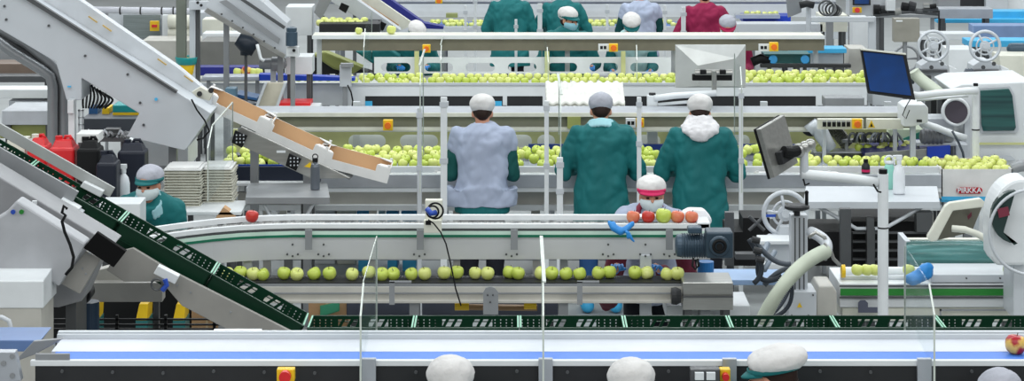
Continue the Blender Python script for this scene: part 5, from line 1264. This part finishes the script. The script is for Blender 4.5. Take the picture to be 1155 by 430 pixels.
# edge-on screens of row E
for x, y0, y1, l in ((414, 24, 86, 'far left'), (497, 45, 84, 'left'), (581, 22, 40, 'l'), (617, 46, 110, 'm'), (713, 44, 84, 'r')): pass
screen(410, 419, 113, 104, 1.66, 1.15, 'clear screen at the left end of the sorting line canopy', .15)
screen(497, 500, 112, 105, 1.48, 1.0, 'edge-on clear screen over the sorting line near the first oval opening', .12)
screen(618, 611, 113, 105, 1.48, 1.0, 'edge-on clear screen in front of the masked person in teal coat', .12)
screen(718, 716, 112, 105, 1.48, 1.0, 'edge-on clear screen in front of the masked person looking down', .12)
screen(836, 832, 112, 105, 1.48, 1.0, 'edge-on clear screen crossing the pyramid-backed display', .12)
for x, y0, s_, l in ((582, 22, 100, 'thin white post crossing the leftmost far teal coat'), (525, 6, 96, 'thin white post left of the leftmost far teal coat'), (536, -6, 96, 'taller thin white post next to the leftmost far teal coat'), (609, 4, 97, 'white post between the two far teal coats'), (685, 5, 97, 'white post left of the far grey-blue vest'), (750, 6, 97, 'slim white post right of the far grey-blue vest'), (771, 8, 98, 'wide white post beside the crimson coat')):
    post(x, y0, 60, s_, 5 if 'wide' in l or 'between' in l else 3, l)
lbE = 'on the sorting line'; grE = 'green apples in the sorting line trough'
bed(402, 764, 95.5, 112, 2, .030, lbE, grE, sc=1.06)
bed(842, 978, 95.5, 112, 3, .026, 'at sorting line end', 'green apples at the right end of the sorting line', sc=1.08)
bed(320, 400, 92, 110, 1, .02, 'beside the navy belt', 'green apples by the blue belt', sc=.95)

# paper tray rack (white corrugated stack) above the teal worker
t = thing('egg_tray_stack', 'stack of white moulded trays on a stand behind the grey-capped teal worker', 'tray stack', Pz(660, 0, 125))
s_ = 127; a, b = span(616, 705, s_)
for k in range(3):
    g = G(); nx, ny = 54, 30; vs = []; z0 = Z(116, s_)-.035*k; Y0 = F/s_
    for j in range(ny+1):
        for i in range(nx+1):
            u, v = i/nx, j/ny; vs.append((a+(b-a)*u, Y0+.45*v, z0+.13*v+.010*math.sin(u*2*math.pi*9)+.008*math.sin(v*2*math.pi*5)))
    m_ = len(vs); vs += [(x, y, z-.030) for x, y, z in vs]; w1 = nx+1
    fs = [(j*w1+i, j*w1+i+1, (j+1)*w1+i+1, (j+1)*w1+i) for j in range(ny) for i in range(nx)]
    fs += [tuple(q+m_ for q in f[::-1]) for f in fs]
    fs += [(i, i+m_, i+1+m_, i+1) for i in range(nx)]+[(ny*w1+i, ny*w1+i+1, ny*w1+i+1+m_, ny*w1+i+m_) for i in range(nx)]
    fs += [(j*w1, (j+1)*w1, (j+1)*w1+m_, j*w1+m_) for j in range(ny)]+[(j*w1+nx, j*w1+nx+m_, (j+1)*w1+nx+m_, (j+1)*w1+nx) for j in range(ny)]
    g.poly(vs, fs); g.build('moulded_tray', mat('moulded_white', (226, 226, 220), .8), t, smooth=True)
for i in (0, 1): p = Pz((622, 698)[i], 0, s_); G().box((p.x-.03, p.y+.1, 0), (p.x+.03, p.y+.15, Z(117, s_))).build('leg', lgrey, t)

# display seen from behind
t = thing('display_cabinet', 'white display with a pyramid-shaped back on a steel stem', 'monitor', P(802, 100, 126))
o4 = [(762, 51), (841, 51), (841, 99), (762, 99)]; i4 = [(787, 74), (830, 66), (830, 97), (787, 97)]
g = G(); q = [P(x, y, 126) for x, y in o4]; r = [P(x, y, 126.35) for x, y in i4]; bk = [v+Vector((0, .05, 0)) for v in q]
g.poly(q+r+bk, [(0, 1, 5, 4), (1, 2, 6, 5), (2, 3, 7, 6), (3, 0, 4, 7), (4, 5, 6, 7), (8, 11, 10, 9), (0, 8, 9, 1), (1, 9, 10, 2), (2, 10, 11, 3), (3, 11, 8, 0)])
bs_ = g.build('back_shell', mat('pale_satin_steel', (205, 208, 206), .3, .35), t)
g = G(); g.cyl(P(784, 81.5, 129), P(826, 81.5, 129), .025, n=16); g.build('pivot_bar', stain, t)
g = G(); g.pb(781, 84, 826, 91, 128.5, .05); g.pb(790, 79, 797, 84, 129.4, .05); g.pb(812, 79, 819, 84, 129.4, .05); g.build('mount', black, t, bevel=.004)
t2 = thing('swing_arm', 'white swing arm under the pyramid-backed display', 'stand', Pz(736, 0, 130))
g = G(); g.cyl(P(805.5, 80, 129.5), P(805.5, 108, 129.5), .022, n=16); g.build('stem', stain, t2)
g = G(); g.tube([P(738, 111, 130), P(760, 108, 130), P(808, 105, 130)], .028, 14); g.tube([P(742, 118, 130), P(800, 113, 130)], .014, 10); g.build('arm', white, t2, smooth=True)
g = G(); p = P(736, 0, 130); g.box((p.x-.045, p.y, 0), (p.x+.045, p.y+.08, Z(108, 130))); g.build('post', white, t2, bevel=.005)
g = G(); g.cyl((p.x, p.y+.04, Z(108, 130)), (p.x, p.y+.04, Z(105.5, 130)), .03, n=16); g.build('post_cap', charcoal, t2)

# facing workers row E
person(640, 103.5, 'person in white cap with teal peak and blue face mask, head turned left', 1.72, face='cam', coat=teal, cap=capw, brim=teal, mask=maskb, collar=None, pitch=.15, lean=.15, turn=.75, hands=((.26, .36, 1.10), (.30, .36, 1.10)), elbow=.30)
person(712, 103.5, 'person in white cap with teal peak and white mask looking down', 1.68, face='cam', coat=mat('pale_teal_cloth', (170, 206, 206), .8), sleeve=teal, cap=capw, brim=teal, mask=maskm, pitch=.55, lean=.2, hands=((.20, .36, 1.08), (.22, .36, 1.08)), apron=teal)
person(466, 101.5, 'person bending low, only a white cap with teal edge above the canopy', 1.52, face='cam', coat=teal, cap=capw, brim=teal, mask=maskm, pitch=.7, lean=.55, turn=.4)
person(820, 103, 'person in grey cap with crimson peak beside the crimson coat', 1.64, face='cam', coat=crimson, cap=capg, brim=mat('crimson_brim', (180, 20, 80), .7), mask=maskm, pitch=.45, lean=.2)
# far row, backs turned
person(575, 91, 'person in teal coat, back turned, leftmost in the far row', 1.70, coat=teal, width=1.08, elbow=.27, hem=.65)
person(634, 90.5, 'person in teal coat, back turned, right behind the masked white-capped person', 1.66, coat=teal, width=1.1, elbow=.30, hem=.65)
person(722, 92, 'person in grey-blue vest over dark sleeves, back turned in the far row', 1.70, coat=vest, sleeve=mat('bottle_green_sleeve', (8, 66, 66), .8), width=1.0, hem=.7)
person(795, 93, 'person in crimson coat, back turned in the far row', 1.70, coat=crimson, width=1.08, elbow=.30, hem=.6)

# ================================================================ left back: second inclined conveyor, blue belts, boxes
t = thing('inclined_conveyor', 'steel inclined conveyor with a grey belt strip at upper left centre', 'conveyor', Pz(300, 65, 119))
g = G(); g.pr([(232, 8), (240, -8), (285, -8), (324, 26), (330, 62), (322, 66)], 119, .35); g.build('side_panel', lgrey, t, bevel=.004)
g = G(); g.pr([(247, 2), (255, 0), (316, 44), (314, 50)], 119.4, .02); g.build('belt_strip', grey, t)
g = G(); g.pr([(262, -6), (268, -6), (322, 30), (320, 33)], 119.4, .02); g.build('groove', dgrey, t)
g = G(); g.pr([(234, 9), (322, 62), (320, 66), (230, 13)], 119.6, .04); g.build('lower_rail', stain, t)
g = G(); bolts(g, [(250+i*12, 16+i*7.6) for i in range(6)], 119.8, .01); g.build('bolt_row', dgrey, t)
for x, y in ((255, 24), (316, 60)): leg(t, x, y, 118, 6, grey)
g = G(); g.tube([P(x, y, 121) for x, y in ((290, 50), (292, 58), (294, 66), (298, 69))], .015, 8); g.build('white_cable', white, t, smooth=True)
t = thing('geared_motor', 'blue-grey cylindrical motor at the foot of the steel inclined conveyor', 'motor', P(329, 52, 121))
p = P(329, 52, 121); g = G(); g.lathe([(.03, 0), (.055, .005), (.055, .13), (.048, .135), (.05, .17), (.02, .18)], p, n=22); g.build('motor', gearb, t); G().pb(323, 53, 337, 64, 121, .1).build('gearbox', white, t, bevel=.006); 
G().cyl(P(331.5, 57, 121.6), P(331.5, 57, 121), .015).build('shaft', black, t); leg(t, 330, 63, 120.5, 5, grey)
t = thing('drive_motor', 'black motor hanging under the steel inclined conveyor', 'motor', P(277, 60, 120))
g = G(); g.tube([P(268, 44, 120), P(278, 50, 120), P(288, 56, 120)], .09, 16, [.06, .09, .07]); g.cyl(P(277, 52, 120), P(277, 62, 120), .05); g.build('motor', mat('blue_black', (30, 38, 48), .4), t, smooth=True); leg(t, 277, 60, 119.5, 3, dgrey)
t = thing('motor', 'grey motor lying by the blue belt below the inclined conveyor', 'motor', P(308, 78, 117))
g = G(); g.lathe([(.02, -.12), (.05, -.11), (.055, 0), (.07, .01), (.07, .10), (.05, .12), (.02, .15)], P(306, 72, 117), 'X', 20); g.build('body', grey, t, smooth=False); leg(t, 308, 76, 116.8, 6, lgrey)
bxt('white_stand', 322, 64, 352, 84, 117, .3, white, 'white box-shaped stand right of the grey motor', 'stand')
t = thing('post_pair', 'pair of tall grey-green steel posts behind the huge elevator', 'frame', Pz(205, 0, 112))
for x, w_, m_ in ((204, 11, mat('grey_green_steel', (112, 118, 108), .45)), (217, 7, lgrey), (223, 4, dgrey)):
    p = Pz(x, 0, 112+x*.001); G().box((p.x-w_/224, p.y, 0), (p.x+w_/224, p.y+.08, Z(-20, 112))).build('post', m_, t, bevel=.003)
g = G(); g.pb(213, 2, 234, 11, 113, .15); g.build('bracket', lgrey, t); g = G(); bolts(g, [(223, 3), (227, 6)], 113.2, .015); g.build('bolt_row', charcoal, t)
t = thing('steel_pipe', 'long white pipe running across at upper left', 'pipe', P(160, 16, 108))
g = G(); g.cyl(P(104, 11, 108), P(215, 13, 108), .035, n=16); g.build('pipe', mat('pipe_white', (206, 208, 216), .35), t, smooth=True)
[G().cyl(P(x, 12, 108), P(x+1.5, 12, 108), .042, n=16).build('band', charcoal, t) for x in (135, 158, 182, 195)]
for x in (120, 200): leg(t, x, 14, 107.5, 3, grey)
t = bxt('machine_wall', 122, 14, 235, 46, 96, .5, lgrey, 'pale machine front with a slatted grey panel behind the elevator', 'machine')
G().pb(139, 17, 181, 43, 96.3, .02).build('slatted_panel', mat('slatted_grey', (128, 138, 138), .45, rgb2=(112, 122, 122), vs=40, stretch=(.1, 1, 3)), t)
g = G().pb(169, 24, 179, 35, 97, .05); ob = g.build('orange_box', yellow, t); G().pb(171, 28, 177, 31, 97.2, .02).build('red_bar', red, ob)
t = bxt('white_cylinder_case', 183, 17, 222, 44, 98, .3, white, 'white case with a rolled drum beside the slatted panel', 'machine')
g = G(); g.cyl(P(190, 24, 98.5), P(220, 24, 98.5), .08, n=20); g.cyl(P(190, 38, 98.5), P(220, 38, 98.5), .06, n=20); g.build('drum', cream, t, smooth=True)
bxt('machine_bed', 160, 46, 232, 74, 101, .5, warm, 'grey-beige machine bed below the white case', 'machine')
bxt('white_crossbar', 228, 38, 300, 47, 104, .3, white, 'white beam behind the inclined conveyor', 'beam')
bxt('white_drum_case', 228, 22, 262, 37, 101, .3, cream, 'cream rounded case behind the inclined conveyor', 'machine')
bxt('grey_enclosure', 226, 47, 322, 77, 106, .5, mat('mid_grey_panel', (118, 118, 114), .45), 'mid grey enclosure below the inclined conveyor', 'machine')
t = thing('bucket', 'yellow bucket lined with a turquoise bag behind the elevator', 'bucket', P(211, 84, 112))
p = P(211, 84, 112); g = G(); g.lathe([(.07, 0), (.08, .01), (.105, .16), (.10, .16)], p, n=24); g.build('bucket', yellow, t, smooth=True)
g = G(); g.lathe([(.09, .10), (.110, .11), (.118, .165), (.12, .18), (.10, .175), (.085, .12)], p, n=24); g.build('bag_liner', mat('turquoise', (20, 150, 150), .4), t, smooth=True); leg(t, 211, 83.5, 112, 4, grey)
# blue belts row E left
t = thing('blue_belt_conveyor', 'dark blue belt conveyor running to the sorting line from the left', 'conveyor', Pz(260, 90, 113))
g = G(); g.pb(222, 76, 292, 85, 109, .2); g.build('back_guard', navy, t); g = G(); g.pb(228, 86, 294, 91, 114, .2); g.build('front_tube', alu, t, bevel=.01)
g = G(); g.pr([(292, 84), (330, 85), (400, 88), (400, 91.5), (292, 91)], 114, .15); g.build('belt', mat('royal_blue', (22, 62, 176), .4), t)
for x in (235, 290, 390): leg(t, x, 90, 113.6, 4, grey)
apple('m', P(277, 85.5, 111), 'orange-yellow apple at the middle of the blue belt', None, 1.35).data
for x, l in ((267, 'pale apple left of the orange-yellow one on the blue belt'), (285, 'pale apple right of the orange-yellow one on the blue belt'), (291, 'rightmost pale apple of the four on the blue belt')): apple('p', P(x, 85.5, 111), l, None, 1.1)
t = thing('sensor_box', 'grey sensor box on a pole at the left end of the oval plate', 'sensor', P(389, 100, 115))
G().pb(383, 74, 396, 98, 115, .08).build('box', lgrey, t, bevel=.004); G().pb(384, 72, 398, 76, 115.4, .08).build('cap', grey, t); leg(t, 389, 97, 114.9, 5, grey); g = G(); g.tube([P(x, y, 115.6) for x, y in ((392, 96), (396, 104), (398, 114), (397, 122))], .008, 6); g.build('cable', black, t, smooth=True)
# lower part between rows D and E at left
t = thing('stainless_chute', 'beige chute leaning on the white front left of the sorting line', 'chute', P(300, 128, 122))
g = G(); g.pr([(300, 94), (321, 94), (309, 128), (287, 128)], 122, .08); g.build('chute', mat('beige_belt', (196, 190, 172), .5), t)
g = G(); g.pr([(298, 94), (301, 94), (288, 128), (285, 128)], 122.4, .1); g.pr([(320, 94), (323, 94), (311, 128), (308, 128)], 122.4, .1); g.build('edge_rail', lgrey, t)
leg(t, 298, 126, 121, 4, grey)
t = bxt('blue_container', 254, 100, 266, 120, 119, .15, mat('denim_grey_blue', (96, 130, 150), .4), 'blue-grey container left of the beige chute', 'container', False)
leg(t, 260, 119, 119, 6, grey)
for i in range(3): tag(G().pr([(266, 106+i*5), (290, 111+i*4), (290, 113.5+i*4), (266, 110+i*5)], 118-i*.1, .3).build('blue_crate', (mat('denim_blue', (40, 90, 140), .4), alu, mat('denim_blue', (40, 90, 140), .4))[i], bevel=.003), ('uppermost blue sheet left of the beige chute', 'middle grey sheet left of the beige chute', 'lowest blue sheet left of the beige chute')[i], 'sheet')
t = bxt('red_tray', 314, 116, 350, 121, 119, .3, red, 'red tray on a ledge right of the beige chute', 'tray', False); G().pb(308, 121, 360, 127, 119.5, .3).build('ledge', white, t); leg(t, 330, 126, 119, 5, grey)
tag(G().pb(338, 153, 351, 164, 131, .05).build('red_housing', red, bevel=.03), 'red round-cornered cover behind the sloping cartons', 'cover')

# ================================================================ far rows
t = thing('far_conveyor', 'far sorting line with apples behind the far row of workers', 'conveyor', ((650-CX)/86, F/86, 0))
a, b = span(356, 960, 87); D = F/87
G().box((a, D, Z(44, 87)), (b, D+.05, Z(30, 87))).build('front_panel', lgrey, t, bevel=.003)
G().box((a, D+.02, Z(30, 87)-.1), (b, D+1.2, Z(30, 87)-.06)).build('blue_bed', mat('far_blue_bed', (70, 110, 180), .4), t)
g = G(); g.box((a+.6, F/82, Z(19, 82)), (b, F/82+.03, Z(3, 82))); g.build('back_panel', white, t)
g = G(); g.cyl((a, F/83, Z(2, 83)), (b, F/83, Z(2, 83)), .03, n=12); g.build('rail', grey, t)
for x in (380, 500, 620, 700, 850, 950):
    for d in (.1, 1.0): p = Pz(x, 0, 86.5); G().box((p.x-.03, p.y+d, 0), (p.x+.03, p.y+d+.06, Z(31, 87)-.05)).build('leg', grey, t)
estop(t, 495, 1, 84, 8, 6)
grF = 'green apples on the far sorting line'; lbF = 'on the far sorting line'
bed(484, 772, 31, 86, 2, .03, lbF, grF, skip=((550, 598), (617, 652), (694, 745)), sc=1.0)
tag(G().pb(503, 16, 516, 20, 83.5, .2).build('green_basket', dolive), 'small heap-shaped olive basket on the far line', 'basket')
t = thing('pink_apple_line', 'farthest line at top right carrying pink apples', 'conveyor', ((850-CX)/78, F/78, 0))
a, b = span(815, 890, 78); D = F/78
G().box((a, D, Z(17, 78)), (b, D+.04, Z(8, 78))).build('front_panel', white, t); G().box((a, D, Z(8, 78)-.06), (b, D+.9, Z(8, 78)-.03)).build('bed', lgrey, t)
for x in (825, 880): leg(t, x, 16, 77.5, 4, grey)
bed(818, 886, 9, 77.6, 3, .028, 'on the farthest line', 'pink apples on the farthest line', kind='k', sc=1.05, noun='pink apple')
t = bxt('blue_container', 838, 18, 892, 26, 84, .4, mat('royal_blue', (22, 62, 176), .4), 'long blue container right of the crimson coat', 'container')
G().pb(830, 17, 880, 21, 84.4, .2).build('clear_lid', alu, t)
bed(842, 880, 18.5, 83.5, 1, .02, 'on the long blue container', 'pale apples on the blue container', kind='p', noun='pale apple')
t = thing('steel_shelf', 'pale ledge between the crimson coat and the far monitor', 'shelf', Pz(870, 0, 92))
G().pb(828, 27, 928, 37, 93, .3).build('ledge', lgrey, t, bevel=.003)
for x in (835, 920): leg(t, x, 36, 92.8, 4, grey)
# second box incline with blue belt
t = thing('carton_slide', 'steel slide with a dark blue belt coming down behind the canopy', 'conveyor', Pz(440, 35, 99))
g = G(); g.pr([(370, -12), (386, -12), (452, 34), (440, 42), (374, 2)], 100, .2); g.build('steel_side', lgrey, t, bevel=.004)
g = G(); g.pr([(384, -12), (410, -12), (468, 28), (452, 34)], 98, .1); g.build('white_side', cream, t)
g = G(); g.pr([(412, -12), (424, -12), (478, 26), (500, 30), (500, 33), (470, 32)], 97, .2); g.build('blue_belt', navy, t)
[G().pr([(x-5, y-5), (x+4, y-1), (x, y+7), (x-8, y+2)], 100.8, .02).build('joint_plate', black, t) for x, y in ((390, 8), (432, 28))]
g = G(); g.pr([(386, -10), (392, -10), (450, 28), (448, 31)], 98.4, .02); g.build('brown_line', card, t)
for x, y in ((400, 16), (446, 36)): leg(t, x, y, 98.6, 4, grey)
t = bxt('apple_hopper', 360, 27, 428, 38, 102, .5, charcoal, 'dark hopper of green apples at the top, left of the blue belt', 'hopper')
bed(361, 412, 30, 101, 2, .02, 'in the dark hopper at top', 'green apples in the dark hopper', kind='g', sc=1.1)
t = thing('hopper_flap', 'grey angled steel flap above the dark hopper', 'flap', Pz(365, 20, 100)); g = G(); g.pr([(354, 14), (362, -4), (376, -4), (362, 22)], 100, .1); g.build('flap', grey, t); leg(t, 364, 18, 99, 4, dgrey)
t = bxt('white_enclosure', 322, 8, 352, 40, 100, .4, white, 'white enclosure left of the dark hopper', 'machine')
t = thing('folded_bag', 'teal and olive covers heaped under the canopy left end', 'cover', P(390, 84, 104))
g = G(); g.pr([(352, 62), (366, 58), (410, 76), (398, 84), (376, 78)], 105, .2); g.build('olive_cover', dolive, t, bevel=.02); g = G(); g.pr([(400, 58), (440, 56), (452, 64), (420, 72)], 104, .2); g.build('teal_cover', teal, t, bevel=.02); g = G(); g.pr([(352, 64), (392, 74), (420, 82), (352, 84)], 104, .2); g.build('black_cover', charcoal, t); leg(t, 380, 82, 103.5, 4, dgrey)

# ================================================================ upper right cluster
t = bxt('teal_rack', 862, 61, 914, 73, 106, .3, tealm, 'teal machine block with two blue knobs on the sorting line', 'machine part', False)
for x in (872, 908): g = G(); g.cyl(P(x, 67, 107.2), P(x, 67, 106.5), .045, n=18); g.build('blue_knob', mat('bright_blue', (30, 140, 200), .4), t)
g = G(); g.tube([P(848, 70, 107), P(858, 66, 107), P(868, 70, 107)], .05, 12); g.build('black_nozzle', black, t, smooth=True)
for x in (868, 908): leg(t, x, 72, 106.2, 4, dgrey)
t = bxt('guide_bar', 858, 72.5, 960, 76.5, 108, .08, charcoal, 'dark guide arm lying along the apple trough', 'guide', False); leg(t, 955, 76, 107.8, 3, grey)
t = bxt('white_tub', 895, 59, 951, 73, 103, .35, lgrey, 'pale tub with a light blue rim right of the teal block', 'tub'); G().pb(892, 55, 955, 60, 103.5, .3).build('blue_rim', sky, t, bevel=.004)
bxt('grey_trough', 958, 55, 978, 90, 102, .4, warm, 'warm grey cabinet left of the white panel', 'cabinet')
def wheel_machine(x, y, s, label):
    t = thing('wheel_grader', label, 'machine', Pz(x, 90, s)); handwheel(t, x, y, s, 18.5/s, lgrey, 4)
    g = G(); g.pr([(x-16, y+40), (x-14, y+22), (x-4, y+16), (x+4, y+16), (x+16, y+22), (x+18, y+40)], s-1.5, .25); g.build('body', lgrey, t, bevel=.006)
    g = G(); g.pb(x-15, y+27, x+17, y+30, s-1, .1); g.pb(x-12, y+34, x-2, y+38, s-1, .05); bolts(g, [(x+10, y+20), (x-2, y+24)], s-.8, .02); g.build('dark_slot', dgrey, t)
    g = G(); g.pr([(x+18, y+22), (x+27, y+26), (x+27, y+39), (x+19, y+39)], s, .1); g.build('white_block', white, t, bevel=.004)
    g = G(); [g.tube([P(x-14-i*3, y+26, s), P(x-20-i*2, y+34, s), P(x-24-i, y+42, s)], .018, 8) for i in range(3)]; g.build('hose', cable, t, smooth=True)
    for dx in (-12, 13): leg(t, x+dx, y+39, s-2, 4, grey)
wheel_machine(1052.5, 52, 124, 'grey grader machine with a big spoked wheel, left one of the far pair')
wheel_machine(1111, 52, 124, 'grey grader machine with a big spoked wheel, right one of the far pair')
t = thing('control_box', 'small grey-brown box on a short stem above the blue-screen monitor', 'control box', P(1023, 60, 118))
G().pb(1008.5, 21, 1037.5, 47.5, 118, .12).build('box', mat('taupe_box', (146, 144, 134), .4), t, bevel=.004); p = Pz(1021.5, 0, 118); g = G(); g.cyl((p.x, p.y+.04, 0), (p.x, p.y+.04, Z(47, 118)), .022, n=14); g.build('stem', grey, t)
g = G(); g.pb(1011, 23, 1018, 24.5, 118.3, .01); g.build('label_plate', white, t)
t = thing('ring_wheel', 'dark thin ring wheel behind the blue-screen monitor', 'wheel', P(1022, 74, 116)); g = G(); g.torus(P(1022, 66, 116), .12, .014); g.cyl(P(1010, 66, 116), P(1034, 66, 116), .012); g.build('wheel', grey, t, smooth=True); leg(t, 1022, 78, 115.8, 3, grey)
t = bxt('white_locker', 962, 20, 980, 70, 99, .3, white, 'upright white panel left of the grey post', 'panel')
t = thing('gantry_post', 'grey post and crossbar left of the small grey-brown box', 'post', Pz(983, 0, 104)); p = Pz(984, 0, 104); G().box((p.x-.04, p.y, 0), (p.x+.04, p.y+.06, Z(19, 104))).build('post', lgrey, t, bevel=.004); G().pb(915, 19, 986, 25, 104.3, .05).build('crossbar', lgrey, t, bevel=.006)
t = bxt('control_desk', 958, -10, 1000, 18, 96, .3, lgrey, 'control desk with a small blue tablet screen at the top', 'control desk'); G().pb(962, -12, 982, 6, 96.4, .02).build('tablet_casing', charcoal, t); G().pb(964, -10, 980, 4.5, 96.8, .01).build('screen', screenb, t)
g = G().pb(962, 8.5, 972, 14.5, 96.6, .04); eb = g.build('emergency_stop', yellow, t); G().cyl(P(967, 11.5, 97), P(967, 11.5, 96.5), .03).build('button', red, eb)
g = G(); g.pb(1000, 0, 1010, 12, 96.6, .1); g.build('white_bottle', white, t)
t = thing('monitor', 'grey-backed monitor at the top, left of the coiled hoses', 'monitor', P(893, 20, 98)); g = G(); g.pr([(886, -10), (905, -10), (904, 14), (889, 20)], 98, .04); fb = g.build('back_shell', grey, t, bevel=.004)
g = G(); g.tube([P(902, 6, 99), P(910, 4, 99), P(918, 6, 99)], .04, 10); g.build('joint', charcoal, t, smooth=True); g = G(); p = Pz(912, 0, 98.5); g.cyl((p.x, p.y, 0), (p.x, p.y, Z(2, 98.5)), .03); g.build('stem', lgrey, t)
t = thing('hose_coil', 'coiled dark hoses on the machine at the top right of the far monitor', 'hose', P(935, 20, 97))
for i in range(5): g = G(); g.torus(P(932+i*3, 9+i*.8, 97-i*.2), .085-.008*i, .011, n=28); g.build('hose', (dgrey, grey, charcoal)[i % 3], t, smooth=True)
leg(t, 936, 18, 96.4, 8, grey)
t = bxt('machine_block', 925, 17, 956, 36, 93, .4, cream, 'cream machine block under the coiled dark hoses', 'machine')
t = thing('pneumatic_unit', 'cluster of black valves and pipes above the small grey-brown box', 'valve unit', P(1020, 20, 96))
random.seed(11)
for i in range(9):
    x = 985+i*8; y = random.uniform(6, 16); g = G(); g.cyl(P(x, y, 96), P(x+7, y+random.uniform(-2, 2), 96), random.uniform(.03, .06), n=12); g.build('valve', (black, charcoal, dgrey, stain)[i % 4], t)
g = G(); g.cyl(P(985, 17, 96), P(1058, 10, 96), .022); g.cyl(P(985, 10, 96), P(1058, 16, 96), .018); g.build('pipe', dgrey, t, smooth=True); G().pb(985, 17, 1058, 20, 96, .15).build('base_plate', grey, t); [leg(t, x, 19, 95.5, 4, grey) for x in (990, 1052)]
t = bxt('aluminium_box', 1059, 10, 1120, 21, 94, .3, alu, 'long aluminium box beam at the upper right', 'beam'); G().pb(1052, 12, 1060, 21, 94.3, .2).build('end_cap', charcoal, t)
t = bxt('blue_belt_table', 1057, 21.5, 1165, 26, 92, .35, sky, 'long light blue belt below the aluminium beam', 'conveyor')
G().pb(1120, 13, 1165, 20, 91.5, .3).build('far_belt', sky, t)
t = bxt('clear_blue_cover', 1098, 29, 1165, 46, 97, .3, mat('hazy_blue_cover', (128, 154, 196), .3), 'hazy blue cover at the right edge behind the spoked wheels', 'cover')
t = bxt('blue_belt_table', 1092, 46, 1165, 53, 102, .35, sky, 'light blue belt behind the right spoked wheel', 'conveyor')
t = thing('roller_motor', 'dark blue-grey motor at the right edge behind the right spoked wheel', 'motor', P(1148, 62, 108)); g = G(); g.lathe([(.02, -.02), (.05, 0), (.06, .02), (.06, .15), (.045, .17), (.05, .3), (.02, .3)], P(1138, 55, 108), 'X', 20); g.build('motor', gearb, t); leg(t, 1146, 59, 107.5, 4, grey)
bxt('white_bench', 1070, 56, 1100, 92, 112, .4, white, 'white cabinet between the two spoked wheels', 'cabinet')
bxt('white_bench', 1128, 63, 1165, 92, 110, .4, cream, 'cream cabinet at the right edge below the dark motor', 'cabinet')
bxt('white_crossbar', 1038, 38, 1100, 45, 97.5, .3, white, 'white beam crossing behind the left spoked wheel', 'beam')
t = thing('black_cabinet', 'black and white machine row at the top right corner', 'machine', Pz(1100, 0, 84))
G().pb(1083, -20, 1112, 7, 84, .4).build('dark_bay', charcoal, t); G().pb(1112, -20, 1137, 12, 84.3, .4).build('pale_bay', lgrey, t, bevel=.006); G().pb(1137, -20, 1165, 12, 84, .4).build('white_bay', white, t); G().pb(1058, -10, 1083, 8, 84, .4).build('grey_bay', grey, t)
for x in (1062, 1100, 1150): leg(t, x, 6, 83.6, 5, grey)
# suction hose behind monitor
t = thing('suction_hose', 'thick pale ribbed hose coming down behind the blue-screen monitor', 'hose', P(1050, 108, 138))
pts = bez(P(1030, 80, 128), P(1036, 90, 128), P(1048, 96, 128.5), P(1060, 106, 129), 50); g = G(); g.tube(pts, .06, 16, [.056 if i % 2 else .049 for i in range(50)]); g.build('hose', hosem, t, smooth=True); leg(t, 1060, 106, 128.5, 5, dgrey)
bxt('dark_recess', 1050, 108, 1076, 134, 127, .3, charcoal, 'dark recess of the machine left of the round port', 'machine part')
bxt('rear_machine', 984, 92, 1075, 119, 110, .5, lgrey, 'grey-white machine flank right of the sorting line', 'machine')
t = thing('machine_clutter', 'grey machine block below the blue-screen monitor', 'machine part', P(965, 112, 121))
G().pb(930, 110, 975, 121, 120, .2).build('block', grey, t, bevel=.01); leg(t, 950, 120, 119.5, 8, grey)

finish_beds(300-len([o for o in bpy.data.objects if o.get('category') == 'apple']))
